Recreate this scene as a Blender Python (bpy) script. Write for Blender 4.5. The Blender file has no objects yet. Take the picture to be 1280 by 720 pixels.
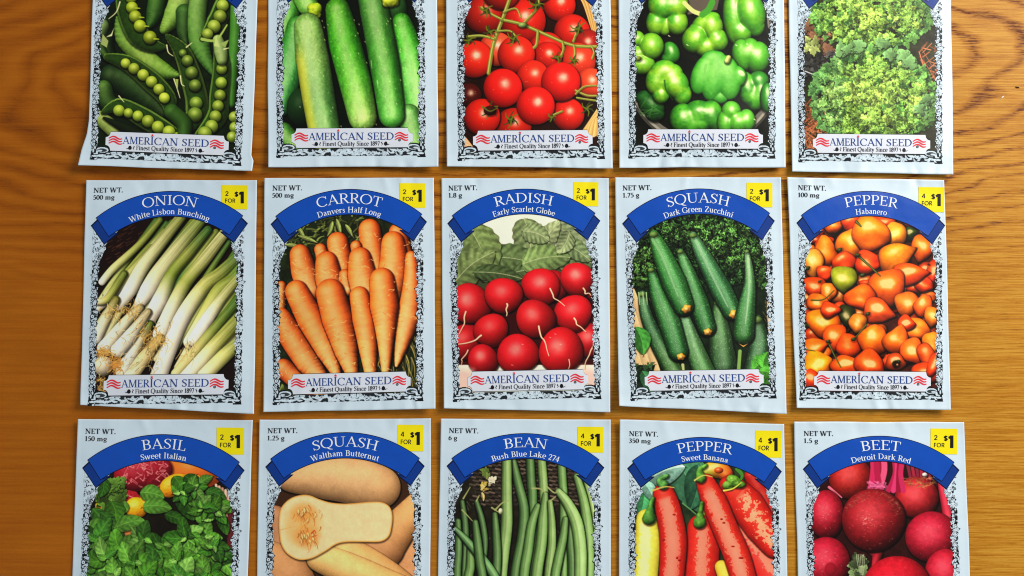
import bpy, math
import numpy as np

# ------------------------------------------------------------------ camera, world, lights
SC = bpy.context.scene
COL = SC.collection
F = 1100.0                      # focal length in pixels of the 1280-wide frame
PX = 0.387e-3                   # metres on the table per pixel at the middle of the frame
PITCH = math.radians(4.5)
ca, sa = math.cos(PITCH), math.sin(PITCH)
RC = np.array([[1, 0, 0], [0, ca, -sa], [0, sa, ca]])
CAMPOS = RC @ np.array([0, 0, F * PX])
cam = bpy.data.cameras.new('camera')
cam.sensor_width = 36.0
cam.lens = 36.0 * F / 1280.0
cam.clip_start = 0.01
cam.clip_end = 20.0
camo = bpy.data.objects.new('camera', cam)
camo.location = CAMPOS
camo.rotation_euler = (PITCH, 0, 0)
COL.objects.link(camo)
SC.camera = camo
SC.view_settings.view_transform = 'Standard'
SC.view_settings.look = 'None'
SC.view_settings.exposure = 0.0
SC.view_settings.gamma = 1.0
SC.render.engine = 'CYCLES'
SC.cycles.filter_width = 1.05      # a sharp phone lens

W = bpy.data.worlds.new('World')
SC.world = W
W.use_nodes = True
bg = W.node_tree.nodes['Background']
bg.inputs[0].default_value = (0.86, 0.95, 1.0, 1)
bg.inputs[1].default_value = 0.44


def area(name, loc, target, size, power, col):
    l = bpy.data.lights.new(name, 'AREA')
    l.shape = 'RECTANGLE'
    l.size, l.size_y = size
    l.energy = power
    l.color = col
    o = bpy.data.objects.new(name, l)
    o.location = loc
    d = np.array(target, float) - np.array(loc, float)
    d /= np.linalg.norm(d)
    import mathutils
    o.rotation_euler = mathutils.Vector(d).to_track_quat('-Z', 'Y').to_euler()
    COL.objects.link(o)
    return o


# the window: soft daylight from the upper right of the table
area('window_light', (0.74, 0.50, 0.58), (0.05, 0.0, 0.0), (0.50, 0.45), 12.4, (1.0, 0.965, 0.90))

K = np.array([0.90, 0.92, 0.92])    # light falling mid-table: turns the colours seen there into the inks' own colours


def fall(px):
    """light falling on the packets along the table, bluer and dimmer away from the window"""
    return np.array([np.interp(px, [210, 650, 1090], c) for c in ((.74, .75, .76), (.88, .89, .88), (1.14, 1.12, 1.08))])


# ------------------------------------------------------------------ small helpers
def lin(c):
    c = np.asarray(c, float)
    return np.where(c <= 0.04045, c / 12.92, ((np.maximum(c, 0) + 0.055) / 1.055) ** 2.4)


def ink(r, g, b):
    return tuple(np.clip(lin(np.array([r, g, b]) / 255.0) / K, 0, 0.88)) + (1.0,)


def back(px, py, h):
    """point on the table scene whose picture position is (px, py) at height h above the table"""
    px, py, h = np.broadcast_arrays(np.asarray(px, float), np.asarray(py, float), np.asarray(h, float))
    d = np.stack([(px - 640) / F, -(py - 360) / F, -np.ones_like(px)], -1) @ RC.T
    t = (h - CAMPOS[2]) / d[..., 2]
    return CAMPOS + d * t[..., None]


def homog(src, dst):
    A, b = [], []
    for (x, y), (u, v) in zip(src, dst):
        A.append([x, y, 1, 0, 0, 0, -u * x, -u * y]); b.append(u)
        A.append([0, 0, 0, x, y, 1, -v * x, -v * y]); b.append(v)
    return np.append(np.linalg.solve(np.array(A, float), np.array(b, float)), 1).reshape(3, 3)


def apply_h(H, p):
    p = np.asarray(p, float)
    q = np.concatenate([p, np.ones(p.shape[:-1] + (1,))], -1) @ H.T
    return q[..., :2] / q[..., 2:]


def sm(a, b, x):
    t = np.clip((x - a) / (b - a), 0, 1)
    return t * t * (3 - 2 * t)


def hsh(ix, iy, seed):
    n = (ix.astype(np.int64) * 374761393 + iy.astype(np.int64) * 668265263 + seed * 974711) & 0x7fffffff
    n = ((n ^ (n >> 13)) * 1274126177) & 0x7fffffff
    return ((n ^ (n >> 16)) & 0xffff) / 65535.0


def vnoise(x, y, seed=0):
    ix, iy = np.floor(x), np.floor(y)
    fx, fy = x - ix, y - iy
    fx = fx * fx * (3 - 2 * fx); fy = fy * fy * (3 - 2 * fy)
    a, b = hsh(ix, iy, seed), hsh(ix + 1, iy, seed)
    c, d = hsh(ix, iy + 1, seed), hsh(ix + 1, iy + 1, seed)
    return (a * (1 - fx) + b * fx) * (1 - fy) + (c * (1 - fx) + d * fx) * fy


def fbm(x, y, seed=0, o=3):
    s, a, t = 0, 1.0, 0
    for i in range(o):
        s = s + a * vnoise(x * 2 ** i, y * 2 ** i, seed + i * 17); t += a; a *= 0.55
    return s / t


# ------------------------------------------------------------------ materials
def nodemat(name):
    m = bpy.data.materials.new(name)
    m.use_nodes = True
    nt = m.node_tree
    return m, nt, nt.nodes['Principled BSDF']


def sheet_bump(nt, bs, strength=0.25):
    """faint waviness of the coated paper, shared by the paper and everything printed on it"""
    g = nt.nodes.new('ShaderNodeNewGeometry')
    n1 = nt.nodes.new('ShaderNodeTexNoise'); n1.inputs['Scale'].default_value = 70; n1.inputs['Detail'].default_value = 2
    n2 = nt.nodes.new('ShaderNodeTexNoise'); n2.inputs['Scale'].default_value = 900; n2.inputs['Detail'].default_value = 2
    b1 = nt.nodes.new('ShaderNodeBump'); b1.inputs['Strength'].default_value = strength; b1.inputs['Distance'].default_value = 0.0015
    b2 = nt.nodes.new('ShaderNodeBump'); b2.inputs['Strength'].default_value = 0.10; b2.inputs['Distance'].default_value = 0.0002
    nt.links.new(g.outputs['Position'], n1.inputs['Vector']); nt.links.new(g.outputs['Position'], n2.inputs['Vector'])
    nt.links.new(n1.outputs['Fac'], b1.inputs['Height']); nt.links.new(n2.outputs['Fac'], b2.inputs['Height'])
    nt.links.new(b1.outputs['Normal'], b2.inputs['Normal']); nt.links.new(b2.outputs['Normal'], bs.inputs['Normal'])


def flat_mat(name, rgba, rough=0.42, var=0.04, spec=0.16):
    m, nt, bs = nodemat(name)
    g = nt.nodes.new('ShaderNodeNewGeometry')
    n = nt.nodes.new('ShaderNodeTexNoise'); n.inputs['Scale'].default_value = 160; n.inputs['Detail'].default_value = 4
    r = nt.nodes.new('ShaderNodeValToRGB')
    c = np.array(rgba[:3])
    r.color_ramp.elements[0].position = 0.3; r.color_ramp.elements[1].position = 0.7
    r.color_ramp.elements[0].color = tuple(c * (1 - var)) + (1,)
    r.color_ramp.elements[1].color = tuple(np.clip(c * (1 + var), 0, 0.95)) + (1,)
    nt.links.new(g.outputs['Position'], n.inputs['Vector'])
    nt.links.new(n.outputs['Fac'], r.inputs['Fac']); nt.links.new(r.outputs['Color'], bs.inputs['Base Color'])
    bs.inputs['Roughness'].default_value = rough
    bs.inputs['Specular IOR Level'].default_value = spec
    sheet_bump(nt, bs)
    return m


def print_mat(name, rough=0.42):
    m, nt, bs = nodemat(name)
    a = nt.nodes.new('ShaderNodeVertexColor'); a.layer_name = 'print'
    nt.links.new(a.outputs['Color'], bs.inputs['Base Color'])
    bs.inputs['Roughness'].default_value = rough
    bs.inputs['Specular IOR Level'].default_value = 0.13
    sheet_bump(nt, bs)
    return m


PAPER_C = np.array([0.63, 0.735, 0.81])
M = {
    'paper': flat_mat('coated_white_paper', tuple(PAPER_C) + (1,), rough=0.36, var=0.012, spec=0.30),
    'print': print_mat('printed_colours'),
    'blue': flat_mat('banner_blue', ink(6, 70, 168), rough=0.32, spec=0.26),
    'darkblue': flat_mat('fold_blue', ink(12, 52, 128)),
    'navy': flat_mat('outline_navy', ink(8, 16, 52)),
    'white': flat_mat('lettering_white', (0.80, 0.83, 0.86, 1)),
    'yellow': flat_mat('sticker_yellow', (0.90, 0.74, 0.004, 1), var=0.02),
    'black': flat_mat('ink_black', ink(22, 22, 26)),
    'label': flat_mat('label_white', (0.72, 0.74, 0.81, 1), var=0.01),
    'textblue': flat_mat('lettering_blue', ink(32, 66, 132)),
    'red': flat_mat('flag_red', ink(218, 48, 62)),
}


# ------------------------------------------------------------------ mesh makers
def mk(name, verts, faces, mats, parent=None, cols=None, midx=None, smooth=True):
    me = bpy.data.meshes.new(name)
    verts = np.ascontiguousarray(np.asarray(verts, np.float32).reshape(-1, 3))
    if isinstance(faces, np.ndarray):
        nf = len(faces)
        me.vertices.add(len(verts)); me.vertices.foreach_set('co', verts.ravel())
        me.loops.add(nf * 4); me.loops.foreach_set('vertex_index', faces.astype(np.int32).ravel())
        me.polygons.add(nf); me.polygons.foreach_set('loop_start', np.arange(0, nf * 4, 4, dtype=np.int32))
        me.update(calc_edges=True)
    else:
        me.from_pydata([tuple(v) for v in verts.tolist()], [], faces)
    for m in (mats if isinstance(mats, (list, tuple)) else [mats]):
        me.materials.append(m)
    if midx is not None:
        me.polygons.foreach_set('material_index', np.asarray(midx, np.int32))
    if smooth:
        me.polygons.foreach_set('use_smooth', np.ones(len(me.polygons), bool))
    if cols is not None:
        a = me.color_attributes.new('print', 'FLOAT_COLOR', 'POINT')
        c = np.ones((len(verts), 4), np.float32); c[:, :3] = cols.reshape(-1, 3)
        a.data.foreach_set('color', c.ravel())
    me.update()
    o = bpy.data.objects.new(name, me)
    COL.objects.link(o)
    if parent is not None:
        o.parent = parent
    return o


def grid_faces(ny, nx, keep=None):
    i = np.arange(ny * nx).reshape(ny, nx)
    f = np.stack([i[:-1, :-1], i[1:, :-1], i[1:, 1:], i[:-1, 1:]], -1)
    if keep is not None:
        k = keep[:-1, :-1] & keep[1:, :-1] & keep[1:, 1:] & keep[:-1, 1:]
        f = f[k]
    return f.reshape(-1, 4)


def compact(verts, faces, cols):
    used = np.zeros(len(verts), bool); used[faces.ravel()] = True
    idx = np.cumsum(used) - 1
    return verts[used], idx[faces], cols[used]


# ------------------------------------------------------------------ the wooden table
def wood_material():
    m, nt, bs = nodemat('varnished_oak')
    L = nt.links

    def node(t, **k):
        n = nt.nodes.new(t)
        for a, b in k.items():
            setattr(n, a, b)
        return n

    def mt(op, a, b=None, c=None):
        n = node('ShaderNodeMath', operation=op)
        for i, v in enumerate((a, b, c)):
            if v is None:
                continue
            if isinstance(v, (int, float)):
                n.inputs[i].default_value = v
            else:
                L.new(v, n.inputs[i])
        return n.outputs[0]

    def noise(sx, sy, detail=2, off=0.0, rough=0.5):
        mp = node('ShaderNodeCombineXYZ')
        L.new(mt('MULTIPLY_ADD', X, sx, off), mp.inputs[0]); L.new(mt('MULTIPLY_ADD', Y, sy, off * 1.7), mp.inputs[1])
        mp.inputs[2].default_value = off
        n = node('ShaderNodeTexNoise'); n.inputs['Scale'].default_value = 1.0; n.inputs['Detail'].default_value = detail
        n.inputs['Roughness'].default_value = rough
        L.new(mp.outputs[0], n.inputs['Vector'])
        return n.outputs['Fac']

    tc = node('ShaderNodeTexCoord'); sp = node('ShaderNodeSeparateXYZ')
    L.new(tc.outputs['Object'], sp.inputs[0])
    X = mt('DIVIDE', sp.outputs[0], PX); Y = mt('DIVIDE', sp.outputs[1], PX)
    w1 = mt('MULTIPLY', mt('SUBTRACT', noise(0.006, 0.016, 2, 3.1), 0.5), 36.0)
    w2 = mt('MULTIPLY', mt('SUBTRACT', noise(0.03, 0.05, 2, 7.7), 0.5), 5.0)
    yy = mt('ADD', mt('SUBTRACT', mt('SUBTRACT', Y, mt('MULTIPLY', X, 0.039)), 272.0), w2)
    xx = mt('DIVIDE', X, 4.8)
    r = mt('SQRT', mt('ADD', mt('MULTIPLY', xx, xx), mt('MULTIPLY', yy, yy)))
    r = mt('ADD', r, w1)
    ph = mt('ADD', mt('DIVIDE', r, 17.0), mt('POWER', mt('DIVIDE', r, 185.0), 2.0))
    fr = mt('FRACT', ph)
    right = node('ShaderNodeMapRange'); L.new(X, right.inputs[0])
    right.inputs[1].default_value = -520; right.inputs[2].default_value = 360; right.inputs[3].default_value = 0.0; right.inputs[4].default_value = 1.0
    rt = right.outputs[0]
    # late wood: a thin dark line in the clear grain of the right-hand boards, a broad soft band in the left-hand ones
    dist = mt('ABSOLUTE', mt('SUBTRACT', fr, 0.5))
    width = mt('MULTIPLY_ADD', rt, -0.18, 0.42)
    band = mt('MAXIMUM', mt('SUBTRACT', 1.0, mt('DIVIDE', dist, width)), 0.0)
    band = mt('MULTIPLY', band, mt('MULTIPLY_ADD', noise(0.004, 0.03, 2, 1.3), 1.5, -0.05))
    # strong close to the heart of the board, calmer in the straight grain
    calm = node('ShaderNodeMapRange'); L.new(r, calm.inputs[0])
    calm.inputs[1].default_value = 190; calm.inputs[2].default_value = 290; calm.inputs[3].default_value = 1.0; calm.inputs[4].default_value = 0.16
    band = mt('MULTIPLY', band, calm.outputs[0])
    # open pores: short dark dashes along the grain, thickest in the dark bands and in the right-hand boards
    pn = noise(0.050, 0.62, 2, 11.0, 0.6)
    pore = node('ShaderNodeMapRange'); L.new(pn, pore.inputs[0])
    pore.inputs[1].default_value = 0.49; pore.inputs[2].default_value = 0.64; pore.inputs[3].default_value = 0.0; pore.inputs[4].default_value = 1.0
    pamt = mt('MULTIPLY', pore.outputs[0], mt('MULTIPLY_ADD', band, 1.3, 0.16))
    pamt = mt('MULTIPLY', pamt, mt('MULTIPLY_ADD', rt, 0.85, 0.15))
    fine = mt('SUBTRACT', noise(0.014, 0.52, 3, 5.0, 0.65), 0.5)
    streak = mt('SUBTRACT', noise(0.0030, 0.13, 3, 9.0, 0.65), 0.5)
    blot = mt('SUBTRACT', noise(0.01, 0.02, 2, 13.0), 0.5)
    fleck = mt('SUBTRACT', noise(0.25, 0.5, 2, 17.0, 0.6), 0.5)
    v = mt('MULTIPLY', band, mt('MULTIPLY_ADD', rt, 0.20, 0.46))
    v = mt('ADD', v, mt('MULTIPLY', pamt, 0.75))
    v = mt('ADD', v, mt('MULTIPLY', fine, mt('MULTIPLY_ADD', rt, 1.25, 0.34)))
    v = mt('ADD', v, mt('MULTIPLY', streak, mt('MULTIPLY_ADD', rt, 0.10, 0.52)))
    v = mt('ADD', v, mt('MULTIPLY', blot, 0.35))
    v = mt('ADD', v, mt('MULTIPLY', fleck, 0.22))
    v = mt('ADD', v, 0.20)

    def ramp(cs):
        rp = node('ShaderNodeValToRGB'); L.new(v, rp.inputs[0])
        e = rp.color_ramp.elements
        e[0].position = 0.0; e[0].color = cs[0] + (1,)
        e[1].position = 1.0; e[1].color = cs[2] + (1,)
        q = rp.color_ramp.elements.new(0.40); q.color = cs[1] + (1,)
        return rp.outputs[0]
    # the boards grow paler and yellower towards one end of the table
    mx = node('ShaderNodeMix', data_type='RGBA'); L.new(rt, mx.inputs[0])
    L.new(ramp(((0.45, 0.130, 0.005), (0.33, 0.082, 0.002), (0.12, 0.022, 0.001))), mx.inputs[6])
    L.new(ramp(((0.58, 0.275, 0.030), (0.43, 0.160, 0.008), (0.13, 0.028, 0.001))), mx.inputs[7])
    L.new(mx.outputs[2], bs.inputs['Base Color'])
    bs.inputs['Roughness'].default_value = 0.42
    bs.inputs['Specular IOR Level'].default_value = 0.12
    b = node('ShaderNodeBump'); b.inputs['Strength'].default_value = 0.35; b.inputs['Distance'].default_value = 0.0003
    L.new(mt('SUBTRACT', fine, mt('MULTIPLY', pamt, 0.8)), b.inputs['Height'])
    L.new(b.outputs[0], bs.inputs['Normal'])
    return m


def build_table():
    x, y, t, b = 0.75, 0.55, 0.028, 0.004
    v = []
    for (z, g) in ((-t, 0), (-b, 0), (0, b)):
        v += [(-x + g, -y + g, z), (x - g, -y + g, z), (x - g, y - g, z), (-x + g, y - g, z)]
    f = [[3, 2, 1, 0], [8, 9, 10, 11]]
    for k in (0, 4):
        for i in range(4):
            f.append([k + i, k + (i + 1) % 4, k + 4 + (i + 1) % 4, k + 4 + i])
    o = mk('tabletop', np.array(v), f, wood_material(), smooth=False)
    o['kind'] = 'structure'
    o['label'] = 'varnished oak tabletop with arched grain under the seed packets'
    o['category'] = 'tabletop'


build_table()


# ------------------------------------------------------------------ lettering: a serif and a plain alphabet drawn as strokes
TH, TN = 0.135, 0.062


def S_(x0, y0, x1, y1, w):
    return ([(x0, y0), (x1, y1)], [w, w])


def sf(x, y, h=0.15):
    yy = y + (0.022 if y < 0.3 else -0.022)
    return S_(x - h, yy, x + h, yy, 0.05)


def stem(x, y0=0.0, y1=1.0, w=TH, b=1, t=1):
    r = [S_(x, y0, x, y1, w)]
    if b: r.append(sf(x, y0))
    if t == 1: r.append(sf(x, y1))
    if t == 2: r.append(S_(x - 0.16, y1 - 0.05, x, y1 - 0.01, 0.06))
    return r


def arc(cx, cy, rx, ry, a0, a1, th=TH, tn=TN, n=16):
    a = np.radians(np.linspace(a0, a1, n))
    return ([(cx + rx * math.cos(t), cy + ry * math.sin(t)) for t in a], [tn + (th - tn) * abs(math.cos(t)) ** 1.2 for t in a])


def pl(pts, ws):
    """smooth stroke through points"""
    p = np.array(pts, float); n = len(p); out, w = [], []
    for i in range(n - 1):
        p0, p1, p2, p3 = p[max(i - 1, 0)], p[i], p[i + 1], p[min(i + 2, n - 1)]
        for u in np.linspace(0, 1, 6)[:-1]:
            out.append(tuple(0.5 * ((2 * p1) + (p2 - p0) * u + (2 * p0 - 5 * p1 + 4 * p2 - p3) * u * u + (3 * p1 - p0 - 3 * p2 + p3) * u ** 3)))
            w.append(ws[i] * (1 - u) + ws[i + 1] * u)
    out.append(tuple(p[-1])); w.append(ws[-1])
    return (out, w)


xh = 0.68
T3, N3 = TH * 0.92, TN
SER = {
    ' ': (0.34, []), '.': (0.3, [S_(0.15, -0.01, 0.15, 0.15, 0.15)]),
    'A': (0.84, [S_(0.1, 0, 0.42, 1, TN), S_(0.40, 1, 0.74, 0, TH), S_(0.22, 0.34, 0.62, 0.34, TN), sf(0.1, 0, 0.12), sf(0.74, 0, 0.14)]),
    'B': (0.72, stem(0.19) + [S_(0.19, 0.97, 0.36, 0.97, TN), arc(0.35, 0.745, 0.21, 0.225, 90, -90), S_(0.19, 0.52, 0.38, 0.52, TN), arc(0.37, 0.275, 0.25, 0.245, 90, -90), S_(0.19, 0.03, 0.38, 0.03, TN)]),
    'C': (0.84, [arc(0.47, 0.5, 0.38, 0.49, 48, 318), S_(0.76, 0.68, 0.76, 0.96, TN)]),
    'D': (0.90, stem(0.19) + [S_(0.19, 0.97, 0.38, 0.97, TN), arc(0.37, 0.5, 0.42, 0.47, 90, -90, n=20), S_(0.19, 0.03, 0.38, 0.03, TN)]),
    'E': (0.70, stem(0.19) + [S_(0.2, 0.97, 0.6, 0.97, TN), S_(0.6, 0.78, 0.6, 0.99, TN), S_(0.2, 0.52, 0.5, 0.52, TN), S_(0.5, 0.43, 0.5, 0.61, 0.05), S_(0.2, 0.03, 0.62, 0.03, TN), S_(0.63, 0.0, 0.63, 0.24, TN)]),
    'F': (0.64, stem(0.19) + [S_(0.2, 0.97, 0.58, 0.97, TN), S_(0.58, 0.76, 0.58, 0.99, TN), S_(0.2, 0.5, 0.48, 0.5, TN), S_(0.48, 0.4, 0.48, 0.6, 0.05)]),
    'G': (0.90, [arc(0.47, 0.5, 0.38, 0.49, 48, 325), S_(0.75, 0.7, 0.75, 0.96, TN), S_(0.76, 0.06, 0.76, 0.42, TH), sf(0.76, 0.42)]),
    'H': (0.92, stem(0.19) + stem(0.73) + [S_(0.19, 0.52, 0.73, 0.52, TN)]),
    'I': (0.40, stem(0.2)),
    'L': (0.66, stem(0.19) + [S_(0.2, 0.03, 0.6, 0.03, TN), S_(0.61, 0, 0.61, 0.26, TN)]),
    'M': (1.06, stem(0.16, w=TN) + [S_(0.19, 1, 0.53, 0.02, TH), S_(0.53, 0.02, 0.87, 1, TN)] + stem(0.89)),
    'N': (0.92, stem(0.16, w=TN) + [S_(0.16, 1, 0.74, 0, TH), S_(0.75, 0, 0.75, 1, TN), sf(0.75, 1)]),
    'O': (0.94, [arc(0.47, 0.5, 0.39, 0.49, 0, 360, n=30)]),
    'P': (0.68, stem(0.19) + [S_(0.19, 0.97, 0.38, 0.97, TN), arc(0.37, 0.715, 0.23, 0.255, 90, -90), S_(0.19, 0.46, 0.38, 0.46, TN)]),
    'Q': (0.94, [arc(0.47, 0.5, 0.39, 0.49, 0, 360, n=30), pl([(0.45, 0.06), (0.62, -0.12), (0.86, -0.2)], [0.1, 0.12, 0.05])]),
    'R': (0.78, stem(0.19) + [S_(0.19, 0.97, 0.38, 0.97, TN), arc(0.37, 0.73, 0.22, 0.24, 90, -90), S_(0.19, 0.49, 0.38, 0.49, TN), S_(0.38, 0.49, 0.70, 0.02, TH), sf(0.72, 0, 0.09)]),
    'S': (0.62, [pl([(0.52, 0.78), (0.42, 0.95), (0.26, 0.95), (0.14, 0.8), (0.2, 0.62), (0.42, 0.45), (0.52, 0.25), (0.42, 0.07), (0.24, 0.04), (0.1, 0.22)], [0.05, 0.06, 0.07, 0.12, 0.14, 0.14, 0.12, 0.07, 0.06, 0.05]), S_(0.53, 0.74, 0.53, 0.98, 0.05), S_(0.09, 0.02, 0.09, 0.27, 0.05)]),
    'T': (0.74, stem(0.37, t=0) + [S_(0.06, 0.97, 0.68, 0.97, TN), S_(0.06, 0.74, 0.06, 1, TN), S_(0.68, 0.74, 0.68, 1, TN)]),
    'U': (0.90, [S_(0.19, 0.3, 0.19, 1, TH), sf(0.19, 1), ([(0.19, 0.3), (0.23, 0.13), (0.35, 0.035), (0.48, 0.02), (0.62, 0.06), (0.7, 0.16), (0.72, 0.3)], [TH, 0.12, 0.09, 0.07, TN, TN, TN]), S_(0.72, 0.3, 0.72, 1, TN), sf(0.72, 1)]),
    'W': (1.18, [S_(0.12, 1, 0.36, 0, TH), S_(0.36, 0, 0.58, 0.95, TN), S_(0.56, 1, 0.82, 0, TH), S_(0.82, 0, 1.06, 1, TN), sf(0.12, 1, 0.13), sf(0.56, 1, 0.12), sf(1.06, 1, 0.12)]),
    'Z': (0.72, [S_(0.1, 0.97, 0.62, 0.97, TN), S_(0.61, 0.96, 0.1, 0.04, TH), S_(0.1, 0.03, 0.64, 0.03, TN), S_(0.11, 0.78, 0.11, 0.99, TN), S_(0.64, 0, 0.64, 0.24, TN)]),
    'a': (0.58, [pl([(0.12, 0.52), (0.25, 0.65), (0.38, 0.6), (0.41, 0.45)], [0.1, 0.07, 0.1, TH]), S_(0.41, 0.08, 0.41, 0.46, TH), S_(0.41, 0.06, 0.54, 0.04, 0.06), pl([(0.4, 0.42), (0.2, 0.32), (0.11, 0.17), (0.2, 0.05), (0.38, 0.14)], [0.06, 0.08, TH, 0.08, 0.05])]),
    'b': (0.64, [S_(0.17, 0.02, 0.17, 1, TH), S_(0.04, 0.97, 0.17, 0.99, 0.05), arc(0.32, 0.33, 0.22, 0.33, 130, -130)]),
    'c': (0.54, [arc(0.32, 0.33, 0.22, 0.33, 45, 315), S_(0.46, 0.5, 0.47, 0.58, 0.11)]),
    'd': (0.66, [S_(0.48, 0, 0.48, 1, TH), S_(0.36, 0.97, 0.48, 0.99, 0.05), S_(0.48, 0.03, 0.61, 0.03, 0.05), arc(0.31, 0.33, 0.2, 0.33, 45, 315)]),
    'e': (0.56, [arc(0.31, 0.33, 0.21, 0.33, 0, 312), S_(0.12, 0.36, 0.52, 0.36, 0.055)]),
    'f': (0.38, [S_(0.18, 0, 0.18, 0.8, TH), sf(0.18, 0, 0.14), pl([(0.18, 0.8), (0.24, 0.97), (0.4, 0.95)], [TH, 0.08, 0.1]), S_(0.04, 0.64, 0.36, 0.64, 0.055)]),
    'g': (0.58, [arc(0.28, 0.42, 0.18, 0.23, 0, 360, n=22), S_(0.4, 0.6, 0.54, 0.64, 0.07), pl([(0.2, 0.2), (0.14, 0.08), (0.3, 0.04), (0.46, -0.02), (0.46, -0.2), (0.28, -0.28), (0.1, -0.2), (0.12, -0.06), (0.22, 0.0)], [0.06, 0.1, 0.1, 0.1, 0.08, 0.06, 0.08, 0.08, 0.05])]),
    'h': (0.68, [S_(0.16, 0, 0.16, 1, TH), S_(0.03, 0.97, 0.16, 0.99, 0.05), sf(0.16, 0, 0.14), pl([(0.17, 0.48), (0.3, 0.64), (0.45, 0.6), (0.5, 0.42)], [0.05, 0.08, 0.1, TH]), S_(0.5, 0, 0.5, 0.44, TH), sf(0.5, 0, 0.14)]),
    'i': (0.34, [S_(0.17, 0, 0.17, 0.66, TH), sf(0.17, 0, 0.14), S_(0.04, 0.63, 0.17, 0.65, 0.05), S_(0.17, 0.82, 0.17, 0.97, 0.15)]),
    'k': (0.66, [S_(0.16, 0, 0.16, 1, TH), S_(0.03, 0.97, 0.16, 0.99, 0.05), sf(0.16, 0, 0.14), S_(0.18, 0.3, 0.48, 0.62, 0.06), S_(0.28, 0.4, 0.54, 0.02, TH), sf(0.56, 0, 0.1), sf(0.47, 0.66, 0.12)]),
    'l': (0.34, [S_(0.17, 0, 0.17, 1, TH), sf(0.17, 0, 0.14), S_(0.04, 0.97, 0.17, 0.99, 0.05)]),
    'm': (1.0, [S_(0.16, 0, 0.16, 0.66, TH), S_(0.03, 0.63, 0.16, 0.65, 0.05), sf(0.16, 0, 0.13), pl([(0.17, 0.46), (0.28, 0.63), (0.42, 0.6), (0.48, 0.42)], [0.05, 0.08, 0.1, TH]), S_(0.48, 0, 0.48, 0.44, TH), sf(0.48, 0, 0.13), pl([(0.5, 0.46), (0.62, 0.63), (0.76, 0.6), (0.82, 0.42)], [0.05, 0.08, 0.1, TH]), S_(0.82, 0, 0.82, 0.44, TH), sf(0.82, 0, 0.13)]),
    'n': (0.68, [S_(0.16, 0, 0.16, 0.66, TH), S_(0.03, 0.63, 0.16, 0.65, 0.05), sf(0.16, 0, 0.14), pl([(0.17, 0.46), (0.3, 0.63), (0.45, 0.6), (0.5, 0.42)], [0.05, 0.08, 0.1, TH]), S_(0.5, 0, 0.5, 0.44, TH), sf(0.5, 0, 0.14)]),
    'o': (0.62, [arc(0.31, 0.33, 0.22, 0.33, 0, 360, n=24)]),
    'r': (0.48, [S_(0.16, 0, 0.16, 0.66, TH), S_(0.03, 0.63, 0.16, 0.65, 0.05), sf(0.16, 0, 0.14), pl([(0.17, 0.44), (0.28, 0.62), (0.42, 0.6)], [0.05, 0.08, 0.13])]),
    's': (0.48, [pl([(0.39, 0.52), (0.28, 0.64), (0.14, 0.58), (0.15, 0.43), (0.33, 0.28), (0.36, 0.12), (0.22, 0.02), (0.08, 0.15)], [0.05, 0.07, 0.1, 0.12, 0.12, 0.1, 0.07, 0.05])]),
    't': (0.40, [S_(0.19, 0.14, 0.19, 0.86, TH), S_(0.04, 0.64, 0.36, 0.64, 0.055), pl([(0.19, 0.15), (0.25, 0.03), (0.38, 0.07)], [TH, 0.08, 0.05])]),
    'u': (0.68, [S_(0.17, 0.2, 0.17, 0.66, TH), S_(0.03, 0.63, 0.17, 0.65, 0.05), pl([(0.17, 0.22), (0.24, 0.05), (0.38, 0.05), (0.49, 0.2)], [TH, 0.09, 0.07, 0.05]), S_(0.5, 0, 0.5, 0.66, TH), S_(0.37, 0.63, 0.5, 0.65, 0.05), S_(0.5, 0.03, 0.63, 0.03, 0.05)]),
    'v': (0.58, [S_(0.1, 0.66, 0.3, 0, TH), S_(0.3, 0, 0.5, 0.66, TN), sf(0.1, 0.66, 0.12), sf(0.5, 0.66, 0.1)]),
    'w': (0.86, [S_(0.08, 0.66, 0.26, 0, TH), S_(0.26, 0, 0.43, 0.62, TN), S_(0.42, 0.66, 0.6, 0, TH), S_(0.6, 0, 0.78, 0.66, TN), sf(0.08, 0.66, 0.11), sf(0.78, 0.66, 0.1)]),
    'y': (0.58, [S_(0.1, 0.66, 0.31, 0.02, TH), pl([(0.5, 0.66), (0.32, 0.05), (0.2, -0.24), (0.06, -0.22)], [TN, TN, 0.07, 0.1]), sf(0.1, 0.66, 0.12), sf(0.5, 0.66, 0.1)]),
    '0': (0.56, [arc(0.28, 0.5, 0.2, 0.48, 0, 360, n=24)]),
    '1': (0.50, [S_(0.27, 0, 0.27, 1, TH), sf(0.27, 0), S_(0.1, 0.84, 0.26, 0.96, 0.06)]),
    '2': (0.56, [pl([(0.1, 0.74), (0.2, 0.95), (0.4, 0.93), (0.45, 0.7), (0.3, 0.35), (0.08, 0.06)], [0.1, 0.07, 0.11, TH, 0.1, 0.06]), S_(0.07, 0.05, 0.5, 0.05, 0.11)]),
    '3': (0.56, [pl([(0.1, 0.82), (0.22, 0.96), (0.4, 0.9), (0.4, 0.66), (0.22, 0.54)], [0.06, 0.07, 0.11, 0.12, 0.06]), pl([(0.22, 0.54), (0.42, 0.44), (0.46, 0.24), (0.32, 0.04), (0.08, 0.1)], [0.06, 0.11, TH, 0.08, 0.1])]),
    '4': (0.56, [S_(0.36, 0, 0.36, 1, TH), S_(0.36, 0.98, 0.05, 0.3, 0.06), S_(0.04, 0.29, 0.52, 0.29, 0.08)]),
    '5': (0.56, [S_(0.16, 0.94, 0.46, 0.94, 0.11), S_(0.16, 0.96, 0.13, 0.54, 0.06), pl([(0.13, 0.54), (0.3, 0.6), (0.45, 0.44), (0.44, 0.2), (0.3, 0.04), (0.08, 0.08)], [0.05, 0.08, TH, TH, 0.08, 0.1])]),
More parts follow.
